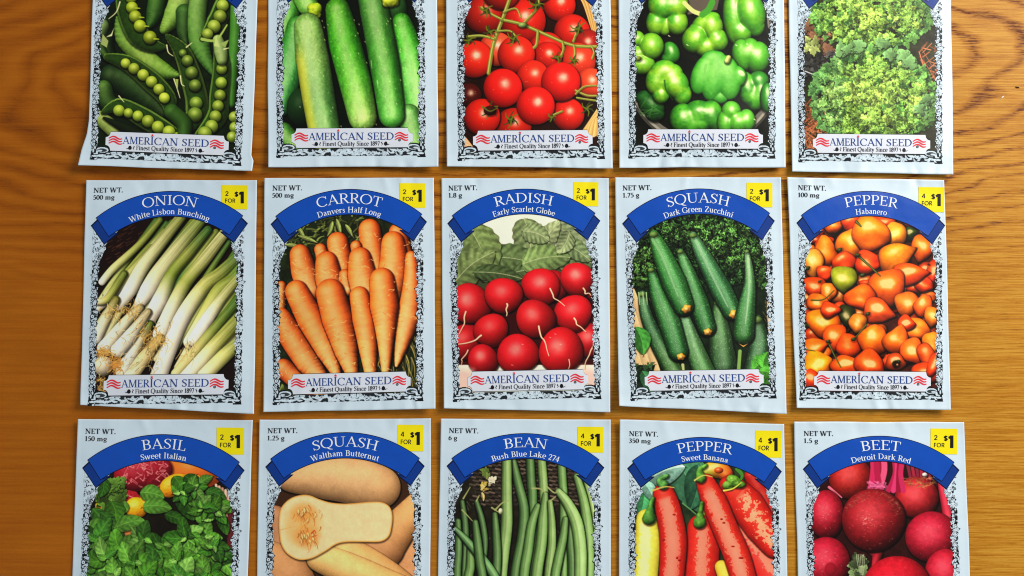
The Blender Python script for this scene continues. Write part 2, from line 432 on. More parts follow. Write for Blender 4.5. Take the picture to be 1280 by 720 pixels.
    '6': (0.56, [arc(0.29, 0.3, 0.19, 0.29, 0, 360, n=22), pl([(0.1, 0.34), (0.16, 0.7), (0.44, 0.97)], [TH, 0.11, 0.05])]),
    '7': (0.54, [S_(0.06, 0.93, 0.48, 0.93, 0.12), S_(0.47, 0.93, 0.2, 0, 0.11)]),
    '8': (0.56, [arc(0.28, 0.74, 0.16, 0.23, 0, 360, n=20), arc(0.28, 0.27, 0.19, 0.26, 0, 360, n=22)]),
    '9': (0.56, [arc(0.28, 0.69, 0.19, 0.29, 0, 360, n=22), pl([(0.47, 0.66), (0.4, 0.3), (0.12, 0.02)], [TH, 0.11, 0.05])]),
}
B_ = 0.13
SANS = {
    ' ': (0.3, []),
    '2': (0.62, [pl([(0.1, 0.74), (0.18, 0.92), (0.38, 0.93), (0.48, 0.74), (0.36, 0.46), (0.1, 0.07)], [B_] * 6), S_(0.06, 0.065, 0.54, 0.065, B_)]),
    '4': (0.66, [S_(0.44, 0, 0.44, 1, B_), S_(0.44, 0.98, 0.07, 0.3, B_), S_(0.04, 0.28, 0.6, 0.28, B_)]),
    'F': (0.62, [S_(0.15, 0, 0.15, 1, B_), S_(0.15, 0.935, 0.56, 0.935, B_), S_(0.15, 0.5, 0.5, 0.5, B_)]),
    'O': (0.98, [arc(0.48, 0.5, 0.38, 0.44, 0, 360, B_, B_, n=28)]),
    'R': (0.72, [S_(0.15, 0, 0.15, 1, B_), S_(0.15, 0.935, 0.36, 0.935, B_), arc(0.35, 0.7, 0.22, 0.235, 90, -90, B_, B_), S_(0.15, 0.465, 0.36, 0.465, B_), S_(0.36, 0.46, 0.6, 0, B_)]),
    '$': (0.66, [pl([(0.54, 0.74), (0.42, 0.87), (0.24, 0.86), (0.13, 0.72), (0.22, 0.57), (0.42, 0.47), (0.53, 0.3), (0.43, 0.13), (0.24, 0.12), (0.1, 0.26)], [0.2] * 10), S_(0.33, -0.06, 0.33, 1.06, 0.12)]),
    '1': (0.6, [S_(0.36, 0, 0.36, 1, 0.32), S_(0.06, 0.8, 0.3, 0.92, 0.2)]),
}


def stroke_strip(pts, ws):
    p = np.array(pts, float); w = np.array(ws, float)[:, None] / 2
    d = np.gradient(p, axis=0) if len(p) > 2 else np.repeat([p[1] - p[0]], 2, 0)
    closed = len(p) > 4 and np.allclose(p[0], p[-1], atol=1e-6)
    if closed:
        d[0] = d[-1] = p[1] - p[-2]
    d = d / (np.linalg.norm(d, axis=1, keepdims=True) + 1e-9)
    n = np.stack([-d[:, 1], d[:, 0]], 1)
    return p + n * w, p - n * w


def text_strips(s, font, bold=1.0, track=0.0):
    """list of (left, right) stroke outlines in cap-height units, and total advance"""
    x, out = 0.0, []
    for ch in s:
        adv, st = font[ch]
        for pts, ws in st:
            a, b = stroke_strip(pts, [w * bold for w in ws])
            out.append((a + [x, 0], b + [x, 0]))
        x += adv + track
    return out, x - track


# ------------------------------------------------------------------ seed packets
CT = [(355.8, 303.7), (516.6, 303.7)]          # lower tips of the banner folds in the common layout
CB = [(342.0, 502.0), (528.5, 502.0)]          # lower corners of the ornamental border
CTIP = [(344.5, 269.0), (528.0, 269.0)]        # upper tips of the banner
CX = 436.2


class Packet:
    def __init__(s, corners, marks, src, seed, puff=2.2, lift=1.6, flare=None):
        s.q = np.array(corners, float)         # picture corners TL TR BR BL
        s.H = homog(src, marks)
        s.rng = np.random.default_rng(seed)
        s.puff, s.lift, s.flare = puff * 1e-3, lift * 1e-3, flare
        r = s.rng
        s.ridges = [(r.uniform(0.1, 0.9), r.uniform(0.010, 0.034), r.uniform(-0.55, 0.55) * 1e-3, r.choice([0, 1], p=[.3, .7]), r.uniform(0.03, 0.09), r.uniform(-.6, .6)) for _ in range(16)]
        s.curl = r.uniform(0.0, 1.5, 4) * s.lift
        s.creases = [(r.uniform(.1, .9), r.uniform(.1, .9), r.uniform(0, 3.14), r.uniform(-.14, .14) * 1e-3, r.uniform(8, 26)) for _ in range(5)]
        s.heap = (r.uniform(.4, .6), r.uniform(.6, .78), r.uniform(.5, 1.2) * 1e-3)
        c = s.q.mean(0)
        s.o = back(c[0], c[1], 0.0)

    def height(s, a, t):
        p = (1 - np.abs(2 * a - 1) ** 2.8) * (1 - np.abs(2 * t - 1) ** 4)
        h = 0.45e-3 + s.puff * np.clip(p, 0, 1) * (0.75 + 0.25 * t)
        c = s.curl
        h = h + c[0] * ((1 - a) * (1 - t)) ** 3 + c[1] * (a * (1 - t)) ** 3 + c[2] * (a * t) ** 3 + c[3] * ((1 - a) * t) ** 3
        h = h + 0.95 * s.lift * t ** 6
        for (x, w, amp, end, ln, sk) in s.ridges:
            d = (1 - t) if end else t
            h = h + amp * np.exp(-((a - x - sk * d) / w) ** 2) * np.exp(-(d / ln) ** 2)
        ex = np.minimum(a, 1 - a) * 82; ey = np.minimum(t, 1 - t) * 112
        h = h + 0.16e-3 * (np.exp(-(ex / 1.3) ** 2) + np.exp(-(ey / 1.6) ** 2)) - 0.10e-3 * np.exp(-((ey - 5.5) / 2.2) ** 2)
        hx, hy, hh = s.heap                      # the seeds have slid towards the foot of the packet
        h = h + hh * np.exp(-((a - hx) / .26) ** 2 - ((t - hy) / .17) ** 2)
        for (x, y, an, amp, ln) in s.creases:    # soft handling creases
            u, v = (a - x) * 82, (t - y) * 112
            d, l = -u * math.sin(an) + v * math.cos(an), u * math.cos(an) + v * math.sin(an)
            h = h + amp * np.exp(-(d / 2.4) ** 2) * np.exp(-(l / ln) ** 2)
        k = s.q[0, 0]
        h = h + 0.34e-3 * (vnoise(a * 3 + k, t * 4, 5) - 0.5) + 0.17e-3 * (vnoise(a * 8 + k, t * 11, 9) - 0.5)
        return np.maximum(h, 0.42e-3)

    def warp(s, a, t):
        """picture position of sheet coordinates"""
        q = s.q
        p = (q[0] * ((1 - a) * (1 - t))[..., None] + q[1] * (a * (1 - t))[..., None]
             + q[2] * (a * t)[..., None] + q[3] * ((1 - a) * t)[..., None])
        k = q[0, 0]
        wob = lambda u, e: (vnoise(u * 4 + k, u * 0 + e, 31) - 0.5) * 1.5 * np.sin(np.pi * np.clip(u, 0, 1)) ** .5
        dx = wob(t, 1.5) * (1 - a) ** 6 + wob(t, 2.5) * np.clip(a, 0, 1) ** 6
        dy = wob(a, 3.5) * (1 - t) ** 8 + wob(a, 4.5) * np.clip(t, 0, 1) ** 8
        if s.flare:
            for (side, tt, dd) in s.flare:
                off = np.interp(t, tt, dd)
                dx = dx + off * ((1 - a) ** 7 if side == 0 else np.clip(a, 0, 1) ** 9)
        return p + np.stack([dx, dy], -1)

    def st(s, p):
        """sheet coordinates of picture points (inverse bilinear)"""
        q = s.q
        a = np.full(p.shape[:-1], 0.5); t = a.copy()
        for _ in range(6):
            f = (q[0] * ((1 - a) * (1 - t))[..., None] + q[1] * (a * (1 - t))[..., None] + q[2] * (a * t)[..., None] + q[3] * ((1 - a) * t)[..., None]) - p
            fa = (q[1] - q[0]) * (1 - t)[..., None] + (q[2] - q[3]) * t[..., None]
            ft = (q[3] - q[0]) * (1 - a)[..., None] + (q[2] - q[1]) * a[..., None]
            det = fa[..., 0] * ft[..., 1] - fa[..., 1] * ft[..., 0]
            a = a - (f[..., 0] * ft[..., 1] - f[..., 1] * ft[..., 0]) / det
            t = t - (fa[..., 0] * f[..., 1] - fa[..., 1] * f[..., 0]) / det
        return np.clip(a, 0, 1), np.clip(t, 0, 1)

    def drape_px(s, p, lift):
        p = np.asarray(p, float)
        a, t = s.st(p)
        v = back(p[..., 0], p[..., 1], s.height(a, t))
        v[..., 2] += lift
        return v - s.o

    def drape(s, p, lift):
        return s.drape_px(apply_h(s.H, p), lift)

    # -------------------------------------------------------------- parts
    def envelope(s, parent):
        ny, nx = 96, 72
        u = np.linspace(0, 1, nx); v = np.linspace(0, 1, ny)
        u = .45 * u + .55 * (.5 - .5 * np.cos(np.pi * u)); v = .45 * v + .55 * (.5 - .5 * np.cos(np.pi * v))
        a, t = np.meshgrid(u, v)
        p = s.warp(a, t)
        top = (back(p[..., 0], p[..., 1], s.height(a, t)) - s.o).reshape(-1, 3)
        i = np.arange(nx * ny).reshape(ny, nx)
        ring = np.concatenate([i[0, :-1], i[:-1, -1], i[-1, :0:-1], i[:0:-1, 0]])
        n = len(ring)
        cen = top.mean(0)
        e1 = top[ring].copy(); d = e1 - cen; d[:, 2] = 0; d /= np.linalg.norm(d, axis=1, keepdims=True)
        e1 = e1 + d * 0.00022; e1[:, 2] -= 0.00016
        e2 = e1.copy(); e2[:, 2] -= 0.00018
        # the back sheet lies under the front one
        low = top - [0, 0, 0.00034]
        low[ring] = e2
        verts = np.concatenate([top, e1, low])
        b1, b2 = nx * ny, nx * ny + n
        F_ = grid_faces(ny, nx)[:, ::1].tolist()
        for k in range(n):
            j = (k + 1) % n
            F_.append([ring[k], ring[j], b1 + j, b1 + k])
            F_.append([b1 + k, b1 + j, b2 + ring[j], b2 + ring[k]])
        F_ += (grid_faces(ny, nx)[:, ::-1] + b2).tolist()
        return mk('envelope', verts, [[int(x) for x in f] for f in F_], M['paper'], parent)

    def strips(s, name, lst, mat, parent, lift, px=False, cm=None):
        """one mesh from stroke outlines given in layout coordinates, each a hair above the last"""
        V, F_ = [], []
        n0 = 0
        for k, (a, b) in enumerate(lst):
            pts = np.concatenate([a, b]); m = len(a)
            V.append((s.drape_px if px else s.drape)(pts, lift + 2.5e-6 * (k % 24)))
            for i in range(m - 1):
                F_.append([n0 + i, n0 + m + i, n0 + m + i + 1, n0 + i + 1])
            n0 += 2 * m
        return mk(name, np.concatenate(V), F_, mat, parent)

    def straight(s, text, x0, base, width, cap, font=None, bold=1.0, slant=0.0, frame=None):
        st, adv = text_strips(text, font or SER, bold)
        k = width / adv
        out = []
        for a, b in st:
            f = lambda p: np.stack([x0 + p[:, 0] * k + slant * p[:, 1], base - p[:, 1] * cap], 1)
            out.append((f(a), f(b)))
        return out

    def curved(s, text, width, cap, R, cy, bold=1.0):
        st, adv = text_strips(text, SER, bold)
        k = width / adv
        out = []
        for a, b in st:
            def f(p):
                ang = (p[:, 0] * k - width / 2) / R
                rr = R + p[:, 1] * cap
                return np.stack([CX + rr * np.sin(ang), cy - rr * np.cos(ang)], 1)
            out.append((f(a), f(b)))
        return out

    def banner(s, parent, title=None, tw=0, sub=None, sw=0):
        # folded-under ends
        for sg in (-1, 1):
            q = np.array([(346.0, 271.5), (338.5, 279.0), (355.8, 303.7), (373.5, 288.8), (361.3, 293.5)])
            if sg > 0:
                q[:, 0] = 2 * CX - q[:, 0]
            c = q.mean(0)
            n = len(q)
            inner = c + (q - c) * np.array([0.9, 0.9])
            v = s.drape(np.concatenate([q, inner, [c]]), 0.00013)
            f, mi = [], []
            for i in range(n):
                j = (i + 1) % n
                f.append([i, j, n + j, n + i]); mi.append(1)
                f.append([n + i, n + j, 2 * n]); mi.append(0)
            mk('banner_fold', v, f, [M['darkblue'], M['navy']], parent, midx=mi, smooth=False)
        # outer and inner arcs
        def circ(p0, p1):
            (x0, y0), (xm, ym) = p0, p1
            h = x0 - xm; sg = y0 - ym
            R = (h * h + sg * sg) / (2 * abs(sg))
            return R, ym + R
        R1, c1 = circ((344.5, 269.2), (CX, 236.6))
        R2, c2 = circ((361.3, 293.8), (CX, 269.0))
        a1 = math.asin((CX - 344.5) / R1); a2 = math.asin((CX - 361.3) / R2)
        ncol = 66
        us = np.concatenate([[0, 0.004], np.linspace(0.02, 0.98, ncol), [0.996, 1]]) * 2 - 1
        vs = np.array([0, 0.028, 0.2, 0.4, 0.6, 0.8, 0.972, 1.0])
        P = np.zeros((len(vs), len(us), 2))
        for i, v in enumerate(vs):
            A = np.stack([CX + R1 * np.sin(us * a1), c1 - R1 * np.cos(us * a1)], 1)
            B = np.stack([CX + R2 * np.sin(us * a2), c2 - R2 * np.cos(us * a2)], 1)
            P[i] = A * (1 - v) + B * v
        f = grid_faces(len(vs), len(us))
        rr, cc = np.meshgrid(np.arange(len(vs) - 1), np.arange(len(us) - 1), indexing='ij')
        mi = ((rr == 0) | (rr == len(vs) - 2) | (cc == 0) | (cc == len(us) - 2)).ravel().astype(int)
        b = mk('title_banner', s.drape(P, 0.00020).reshape(-1, 3), f, [M['blue'], M['navy']], parent, midx=mi)
        if title:
            s.strips('title_lettering', s.curved(title, tw, 12.3, 132.0, 386.2, 0.82), M['white'], b, 0.00027)
            s.strips('variety_lettering', s.curved(sub, sw, 7.0, 120.3, 386.2, 1.0), M['white'], b, 0.00027)
        return b

    def label(s, parent):
        x0, x1, y0, y1 = 360.2, 513.6, 466.3, 492.4
        n = 6.3
        xs = np.unique(np.concatenate([x0 + np.linspace(0, n, 8), np.linspace(x0 + n, x1 - n, 46), x1 - n + np.linspace(0, n, 8)]))
        d = np.minimum(xs - x0, x1 - xs)
        bite = np.where(d < n, np.sqrt(np.maximum(n * n - d ** 2, 0)), 0) * 1.2
        tp, bt = y0 + bite, y1 - bite
        vs = np.array([0, 0.022, 0.2, 0.4, 0.6, 0.8, 0.978, 1.0])
        P = np.stack([np.stack([xs, tp * (1 - v) + bt * v], 1) for v in vs])
        f = grid_faces(len(vs), len(xs))
        rr, cc = np.meshgrid(np.arange(len(vs) - 1), np.arange(len(xs) - 1), indexing='ij')
        mi = ((rr == 0) | (rr == len(vs) - 2)).ravel().astype(int)
        lb = mk('maker_label', s.drape(P, 0.00018).reshape(-1, 3), f, [M['label'], M['black']], parent, midx=mi)
        st = s.straight('AMER', 382.0, 482.0, 34.8, 9.4, bold=0.95) + s.straight('I', 416.9, 482.0, 4.6, 10.6, bold=0.95)
        st += s.straight('CAN SEED', 421.6, 482.0, 68.4, 9.4, bold=0.95)
        s.strips('maker_lettering', st, M['textblue'], lb, 0.00026)
        sl = s.straight('Finest Quality Since 1897', 399.3, 489.5, 72.6, 5.6, bold=1.12)
        for (cx, sg) in ((391.6, -1), (479.4, 1)):
            ang = np.linspace(0, 2 * np.pi, 13)
            o = np.stack([cx + 2.3 * np.sin(ang), 487.3 - 2.4 * np.cos(ang) * (1 + 0.25 * (np.cos(ang) > .6))], 1)
            sl.append((o, np.repeat([[cx, 487.3]], 13, 0)))
            sl.append(stroke_strip([(cx + sg * 2, 488.6), (cx + sg * 5, 487.6)], [1.1, 0.3]))
            sl.append(stroke_strip(*pl([(cx - sg * 4.4, 484.6), (cx - sg * 5.6, 485.6), (cx - sg * 4.2, 487.2), (cx - sg * 5.2, 489.2)], [0.5, 0.8, 0.9, 0.4])))
        ang = np.linspace(0, 2 * np.pi, 17)
        sl.append((np.stack([496.8 + 1.7 * np.cos(ang), 482.6 + 1.7 * np.sin(ang)], 1), np.stack([496.8 + 1.1 * np.cos(ang), 482.6 + 1.1 * np.sin(ang)], 1)))
        sl += s.straight('R', 496.0, 483.5, 1.7, 1.7, bold=1.3)
        s.strips('slogan_lettering', sl, M['black'], lb, 0.00026)
        for (fx0, fx1) in ((364.3, 381.2), (491.0, 507.7)):
            fl = []
            for k in range(3):
                u = np.linspace(0, 1, 15)
                y = 474.2 + 3.3 * k - 1.7 * np.sin(u * 2 * np.pi - 0.6) + 0.4
                fl.append(stroke_strip(np.stack([fx0 + (fx1 - fx0) * u, y], 1), 1.75 - 0.3 * np.cos(u * 6)))
            s.strips('flag_emblem', fl, M['red'], lb, 0.00025)
        star = []
        for k in range(5):
            a = math.radians(90 + 72 * k)
            star.append(stroke_strip([(419.4, 469.7), (419.4 + 1.9 * math.cos(a), 469.7 - 1.9 * math.sin(a))], [1.5, 0.2]))
        s.strips('star_emblem', star, M['red'], lb, 0.00027)

    def sticker(s, parent, box, n):
        x0, y0, x1, y1 = box
        g = 7
        xs, ys = np.meshgrid(np.linspace(x0, x1, g), np.linspace(y0, y1, g))
        ys = ys + (xs - x0) * 0.012
        st = mk('price_sticker', s.drape_px(np.stack([xs, ys], -1), 0.00012).reshape(-1, 3), grid_faces(g, g), M['yellow'], parent)
        w, h = x1 - x0, y1 - y0
        t = s.straight(n, x0 + .125 * w, y0 + .45 * h, .15 * w, .185 * h, SANS, 1.15)
        t += s.straight('FOR', x0 + .115 * w, y0 + .735 * h, .42 * w, .17 * h, SANS, 1.15)
        t += s.straight('$', x0 + .49 * w, y0 + .485 * h, .16 * w, .20 * h, SANS, 1.1)
        t += s.straight('1', x0 + .655 * w, y0 + .765 * h, .235 * w, .49 * h, SANS, 1.0)
        s.strips('price_lettering', t, M['black'], st, 0.00017, px=True)

    def weight(s, parent, txt, w):
        t = s.straight('NET WT.', 340.6, 237.3, 37.2, 6.1, bold=1.15) + s.straight(txt, 340.2, 246.2, w, 5.7, bold=1.15)
        s.strips('weight_lettering', t, M['black'], parent, 0.00012)


# ------------------------------------------------------------------ printed ornament round each picture (shared layout)
def paint_border():
    st = 0.5
    xs = np.arange(336.5, 536.5, st); ys = np.arange(276.0, 504.6, st)
    X, Y = np.meshgrid(xs, ys)
    rng = np.random.default_rng(4)
    A = np.zeros(X.shape); V = np.ones(X.shape)          # coverage and whiteness

    def inner(y):
        return np.where(y < 340, CX - 88.5 * np.sqrt(np.clip(1 - ((340 - y) / 76.0) ** 2, 0, 1)), CX - 88.5)

    dens_y = [276, 300, 322, 330, 346, 352, 372, 380, 398, 404, 430, 438, 456, 462, 478, 486, 505]
    dens_v = [.34, .36, .42, .60, .64, .48, .48, .66, .62, .48, .46, .62, .60, .46, .48, .66, .70]
    for sgn, seed in ((1, 3), (-1, 40)):
        XX = X if sgn > 0 else 2 * CX - X - 1.6
        xi = inner(Y) + 1.9 + 2.6 * (vnoise(Y * .28, Y * 0 + seed, seed) - .5) + 1.6 * (vnoise(X * .6, Y * .6, seed + 1) - .5)
        xo = 341.3 + 1.7 * (vnoise(Y * .4, Y * 0 + seed + 7, seed + 2) - .5)
        fold = (Y - 279) * (355.8 - 338.5) - (XX - 338.5) * (303.7 - 279) > -12
        m = (XX > xo) & (XX < xi) & fold
        n = 0.45 * vnoise(X * .5, Y * .5, seed + 3) + 0.55 * vnoise(X * 1.1, Y * 1.1, seed + 4)
        d = np.interp(Y, dens_y, dens_v)
        A[m] = 1
        V = np.where(m, sm(-.04, .04, n - d), V)
        y = 284.0
        while y < 486:
            if y < 330:
                xc = rng.uniform(342, max(343, float(inner(np.array(y))) - .5))
                r0 = rng.uniform(1.5, 2.4)
            else:
                xc = rng.uniform(343.4, 348.2); r0 = rng.uniform(2.3, 3.5)
            rr = np.hypot(XX - xc, Y - y); th = np.arctan2(Y - y, XX - xc)
            ph = rng.uniform(0, 6)
            kind = rng.random()
            okb = ((Y - 279) * (355.8 - 338.5) - (XX - 338.5) * (303.7 - 279) > 0)
            if kind < .6:          # five-petalled flower
                pet = r0 * (.72 + .28 * np.cos(5 * th + ph))
                k = okb & (rr < pet + .75); A[k] = 1
                V[k] = 0
                k = okb & (rr < pet); V[k] = 1
                V[okb & (rr < .55)] = 0.1
            elif kind < .82:       # leaf
                a = rng.uniform(0, 3.14)
                u = (XX - xc) * np.cos(a) + (Y - y) * np.sin(a); w = -(XX - xc) * np.sin(a) + (Y - y) * np.cos(a)
                q = (u / (r0 * 1.5)) ** 2 + (w / (r0 * .62)) ** 2
                k = okb & (q < 1.5); A[k] = 1; V[k] = 0
                V[okb & (q < .8)] = 1
                V[okb & (q < .8) & (abs(w) < .22)] = .2
            else:                  # curl
                k = okb & (abs(rr - r0 * .75) < .5); A[k] = 1; V[k] = 0
                V[okb & (rr < r0 * .75 - .5)] = 1
                V[okb & (rr < .7)] = 0
            y += rng.uniform(2.2, 4.2) if y < 330 else rng.uniform(3.6, 6.2)
    # bottom band
    yb = 502.6 + 0.9 * (vnoise(X * .35, X * 0, 77) - .5)
    m = (Y > 492.7) & (Y < yb) & (X > 341.8) & (X < 528.4)
    A[m] = 1; V[m] = 0.02
    x = 343.0
    while x < 527:
        lt = 408 < x < 452
        for _ in range(2):
            xc, yc = x + rng.uniform(-1.5, 1.5), rng.uniform(494, 501.4)
            a = rng.uniform(-1.0, 1.0) + (1.57 if lt and rng.random() < .5 else 0)
            L, Wd = (rng.uniform(2.0, 4.8), rng.uniform(.7, 1.35)) if not lt else (rng.uniform(2.5, 4.5), rng.uniform(1.0, 1.7))
            u = (X - xc) * np.cos(a) + (Y - yc) * np.sin(a); w = -(X - xc) * np.sin(a) + (Y - yc) * np.cos(a) + .08 * u * u
            q = (u / L) ** 2 + (w / Wd) ** 2
            k = m & (q < 1)
            V[k] = 1
            if rng.random() < .5:
                V[m & (q < .8) & (abs(w) < .2)] = .3
        x += rng.uniform(2.6, 4.0) if not lt else rng.uniform(1.9, 2.6)
    # corner scrolls that climb into the picture beside the label
    for sgn in (1, -1):
        XX = X if sgn > 0 else 2 * CX - X - 1.6
        for (cx, cy, rx, ry, val) in ((346, 497, 4.6, 6, 0), (355.5, 491.4, 10.5, 5.6, 0), (356.5, 491.2, 7.6, 3.6, 1), (356.0, 491.7, 6.3, 2.4, .05),
                                      (353.5, 492.3, 3.0, 1.2, .9), (346.5, 499.6, 3.6, 1.2, 1), (344.6, 492.5, 1.0, 2.6, .95), (346.8, 488.5, .9, 2.2, 1), (347.6, 496.6, 2.6, .8, .95),
                                      (349.6, 494.6, 1.4, 2.6, .95), (352, 499.4, 5, 1.1, 1), (362, 499.6, 3, 1.0, 1), (364.0, 495.6, 2.2, 1.0, .9)):
            q = ((XX - cx) / rx) ** 2 + ((Y - cy) / ry) ** 2
            k = (q < 1) & (XX < 367.5) & (Y < yb) & (XX > 341.8)
            A[k] = 1; V[k] = val
    # keep clear of the label
    x0, x1, y0, y1 = 360.2, 513.6, 466.3, 492.4
    return X, Y, A > .5, V


BORDER = paint_border()
BLACK_C = np.array(ink(14, 15, 20)[:3])


def border_print(p, parent):
    X, Y, A, V = BORDER
    v = p.drape(np.stack([X, Y], -1), 0.00009).reshape(-1, 3)
    Vs = V.copy()
    Vs[1:-1, 1:-1] = .88 * V[1:-1, 1:-1] + .03 * (V[:-2, 1:-1] + V[2:, 1:-1] + V[1:-1, :-2] + V[1:-1, 2:])
    c = BLACK_C * (1 - Vs[..., None]) + PAPER_C * 1.02 * Vs[..., None]
    v, f, c = compact(v, grid_faces(*A.shape, keep=A), c.reshape(-1, 3))
    mk('border_print', v, f, M['print'], parent, cols=c)


# ------------------------------------------------------------------ the printed photographs: a small painter for flat prints
class Pic:
    """paints the ink of one printed picture; coordinates are read off an enlargement of it (origin ox, oy, k times)"""
    L = np.array([-.35, -.55, .76])

    def __init__(s, X, Y, bgc, seed=1):
        s.X, s.Y = X, Y
        s.C = np.ones(X.shape + (3,)) * np.array(bgc) / 255.0
        s.cx, s.cy = X.mean(0), Y.mean(1)
        s.dx = float(np.mean(np.diff(s.cx))); s.dy = float(np.mean(np.diff(s.cy)))
        s.rng = np.random.default_rng(seed)
        s.T = (0, 0, 1.0)

    def tr(s, p):
        ox, oy, k = s.T
        p = np.asarray(p, float)
        return p / k + np.array([ox, oy])

    def win(s, x0, y0, x1, y1, m=5):
        i0 = max(np.searchsorted(s.cx, x0 - m) - 1, 0); i1 = np.searchsorted(s.cx, x1 + m) + 1
        j0 = max(np.searchsorted(s.cy, y0 - m) - 1, 0); j1 = np.searchsorted(s.cy, y1 + m) + 1
        sl = (slice(j0, j1), slice(i0, i1))
        if s.X[sl].size < 4 or min(s.X[sl].shape) < 2:
            return None
        return sl

    def put(s, sl, a, c):
        s.C[sl] += a[..., None] * (np.clip(c, 0, 1) - s.C[sl])

    def bumps(s, sl, nx, ny, nz, b, sc):
        """uneven skin: tilts the facing of the printed item a little"""
        X, Y = s.X[sl], s.Y[sl]
        return nx + b * (fbm(X * sc, Y * sc, 61) - .5) * 2, ny + b * (fbm(X * sc + 9.3, Y * sc + 4.1, 67) - .5) * 2, nz

    def shade(s, nx, ny, nz, col, amb=.4, spec=.4, sharp=18, hi=(1, 1, 1), L=None, gain=1.08):
        L = s.L if L is None else np.array(L, float)
        L = L / np.linalg.norm(L)
        Hh = L + [0, 0, 1]; Hh = Hh / np.linalg.norm(Hh)
        d = np.clip((nx * L[0] + ny * L[1] + nz * L[2] + .14) / 1.14, 0, 1)
        sp = np.clip(nx * Hh[0] + ny * Hh[1] + nz * Hh[2], 0, 1) ** sharp * spec
        col = np.clip(np.asarray(col), 0, 1)
        f = np.maximum(amb + (gain - amb) * d, .02)[..., None]
        rgb = col * f ** (1 + .6 * (1 - col) * (f < 1))
        return rgb + (np.array(hi) - rgb) * sp[..., None]

    def dark(s, sl, d, amt, w):
        """printed soft shade round an item: d is the distance outside it"""
        gy, gx = np.gradient(d, s.dy, s.dx)
        d = d + .7 - 1.5 * (gx * .45 + gy * .85)
        a = amt * (1 - sm(0, w, d))
        s.C[sl] *= (1 - a)[..., None]

    def ball(s, cx, cy, rx, ry=None, col=(200, 30, 30), rot=0, amb=.38, spec=.5, sharp=25, hi=(1, 1, 1), L=None, wob=(), sh=.5, tex=0, texs=.5, gain=1.1, flat=1.0, b=.05, bs=.16, taper=0.0, ribs=0.0):
        ry = ry or rx
        (cx, cy), k = s.tr((cx, cy)), s.T[2]
        rx, ry = rx / k, ry / k
        R = max(rx, ry) * 1.35 + 2
        sl = s.win(cx - R, cy - R, cx + R, cy + R)
        if sl is None: return
        x, y = s.X[sl] - cx, s.Y[sl] - cy
        c, n = math.cos(math.radians(rot)), math.sin(math.radians(rot))
        u, v = (x * c + y * n), (-x * n + y * c)
        if taper: v = v / np.clip(1 - taper * u / rx - .25 * taper * (u / rx) ** 2, .25, 2)
        q = np.hypot(u / rx, v / ry)
        th = np.arctan2(v / ry, u / rx)
        o = 1.0
        for (a, f, p) in wob:
            o = o + a * np.cos(f * th + p)
        q = q / o
        d = (1 - q) * min(rx, ry)
        if sh: s.dark(sl, -d - .2, sh, 2.6)
        qc = np.clip(q, 0, 1)
        nz = np.sqrt(1 - (qc * .985 * flat) ** 2)
        nu, nv = u / rx / np.maximum(o, .3) * flat, v / ry / np.maximum(o, .3) * flat
        if ribs:
            ph_ = s.rng.uniform(0, 6.28)
            nv = nv + ribs * np.sin(np.arcsin(np.clip(v / ry, -1, 1)) * 4.2 + ph_ + .9 * np.sin(u / rx * 2.2 + ph_)) * (1 - qc ** 3)
            nu = nu + ribs * .6 * np.sin(u / rx * 4.5 + ph_ * 2 + v / ry * 1.5) * (1 - qc ** 3)
        nx, ny = nu * c - nv * n, nu * n + nv * c
        nx, ny, nz = s.bumps(sl, nx, ny, nz, b, bs)
        cc = np.array(col) / 255.0 * np.ones(x.shape + (1,))
        if tex:
            cc = cc * (1 + tex * (fbm(s.X[sl] * texs, s.Y[sl] * texs, 3) - .5))[..., None]
        s.put(sl, np.clip(.5 + d / .7, 0, 1), s.shade(nx, ny, nz, cc, amb, spec, sharp, hi, L, gain))

    def hf(s, lobes, col, amb=.3, spec=.55, sharp=14, hi=(1, 1, .92), L=None, sh=.6, col2=None, hump=.85, p=5, gain=1.15, tex=.15, b=.5, bs=.22):
        """lumpy item: smooth union of ellipsoid lobes (cx, cy, rx, ry, rot)"""
        k = s.T[2]
        lob = []
        for l in lobes:
            (x, y) = s.tr(l[:2]); lob.append((x, y, l[2] / k, (l[3] if len(l) > 3 else l[2]) / k, l[4] if len(l) > 4 else 0))
        a = np.array(lob)
        R = a[:, 2:4].max(1)
        sl = s.win((a[:, 0] - R).min() - 2, (a[:, 1] - R).min() - 2, (a[:, 0] + R).max() + 2, (a[:, 1] + R).max() + 2)
        if sl is None: return
        X, Y = s.X[sl], s.Y[sl]
        z = np.zeros(X.shape); dm = np.full(X.shape, -99.0)
        for (x, y, rx, ry, rot) in lob:
            c, n = math.cos(math.radians(rot)), math.sin(math.radians(rot))
            u, v = (X - x) * c + (Y - y) * n, -(X - x) * n + (Y - y) * c
            q = np.hypot(u / rx, v / ry)
            z += (min(rx, ry) * hump * np.sqrt(np.clip(1 - q * q, 0, 1))) ** p
            dm = np.maximum(dm, (1 - q) * min(rx, ry))
        z = z ** (1 / p)
        z = z + b * 2 * (fbm(X * bs, Y * bs, 41) - .5) * (z > .5)
        gy, gx = np.gradient(z, s.dy, s.dx)
        nz = 1 / np.sqrt(1 + gx * gx + gy * gy)
        if sh: s.dark(sl, -dm - .2, sh, 2.8)
        cc = np.array(col) / 255.0 * np.ones(X.shape + (1,))
        if col2 is not None:
            t = sm(.35, .65, fbm(X * .09, Y * .09, int(a[0, 0] * 7) % 97))[..., None]
            cc = cc * (1 - t) + np.array(col2) / 255.0 * t
        if tex: cc = cc * (1 + tex * (fbm(X * .35, Y * .35, 8) - .5))[..., None]
        s.put(sl, np.clip(.5 + dm / .7, 0, 1), s.shade(-gx * nz, -gy * nz, nz, cc, amb, spec, sharp, hi, L, gain))

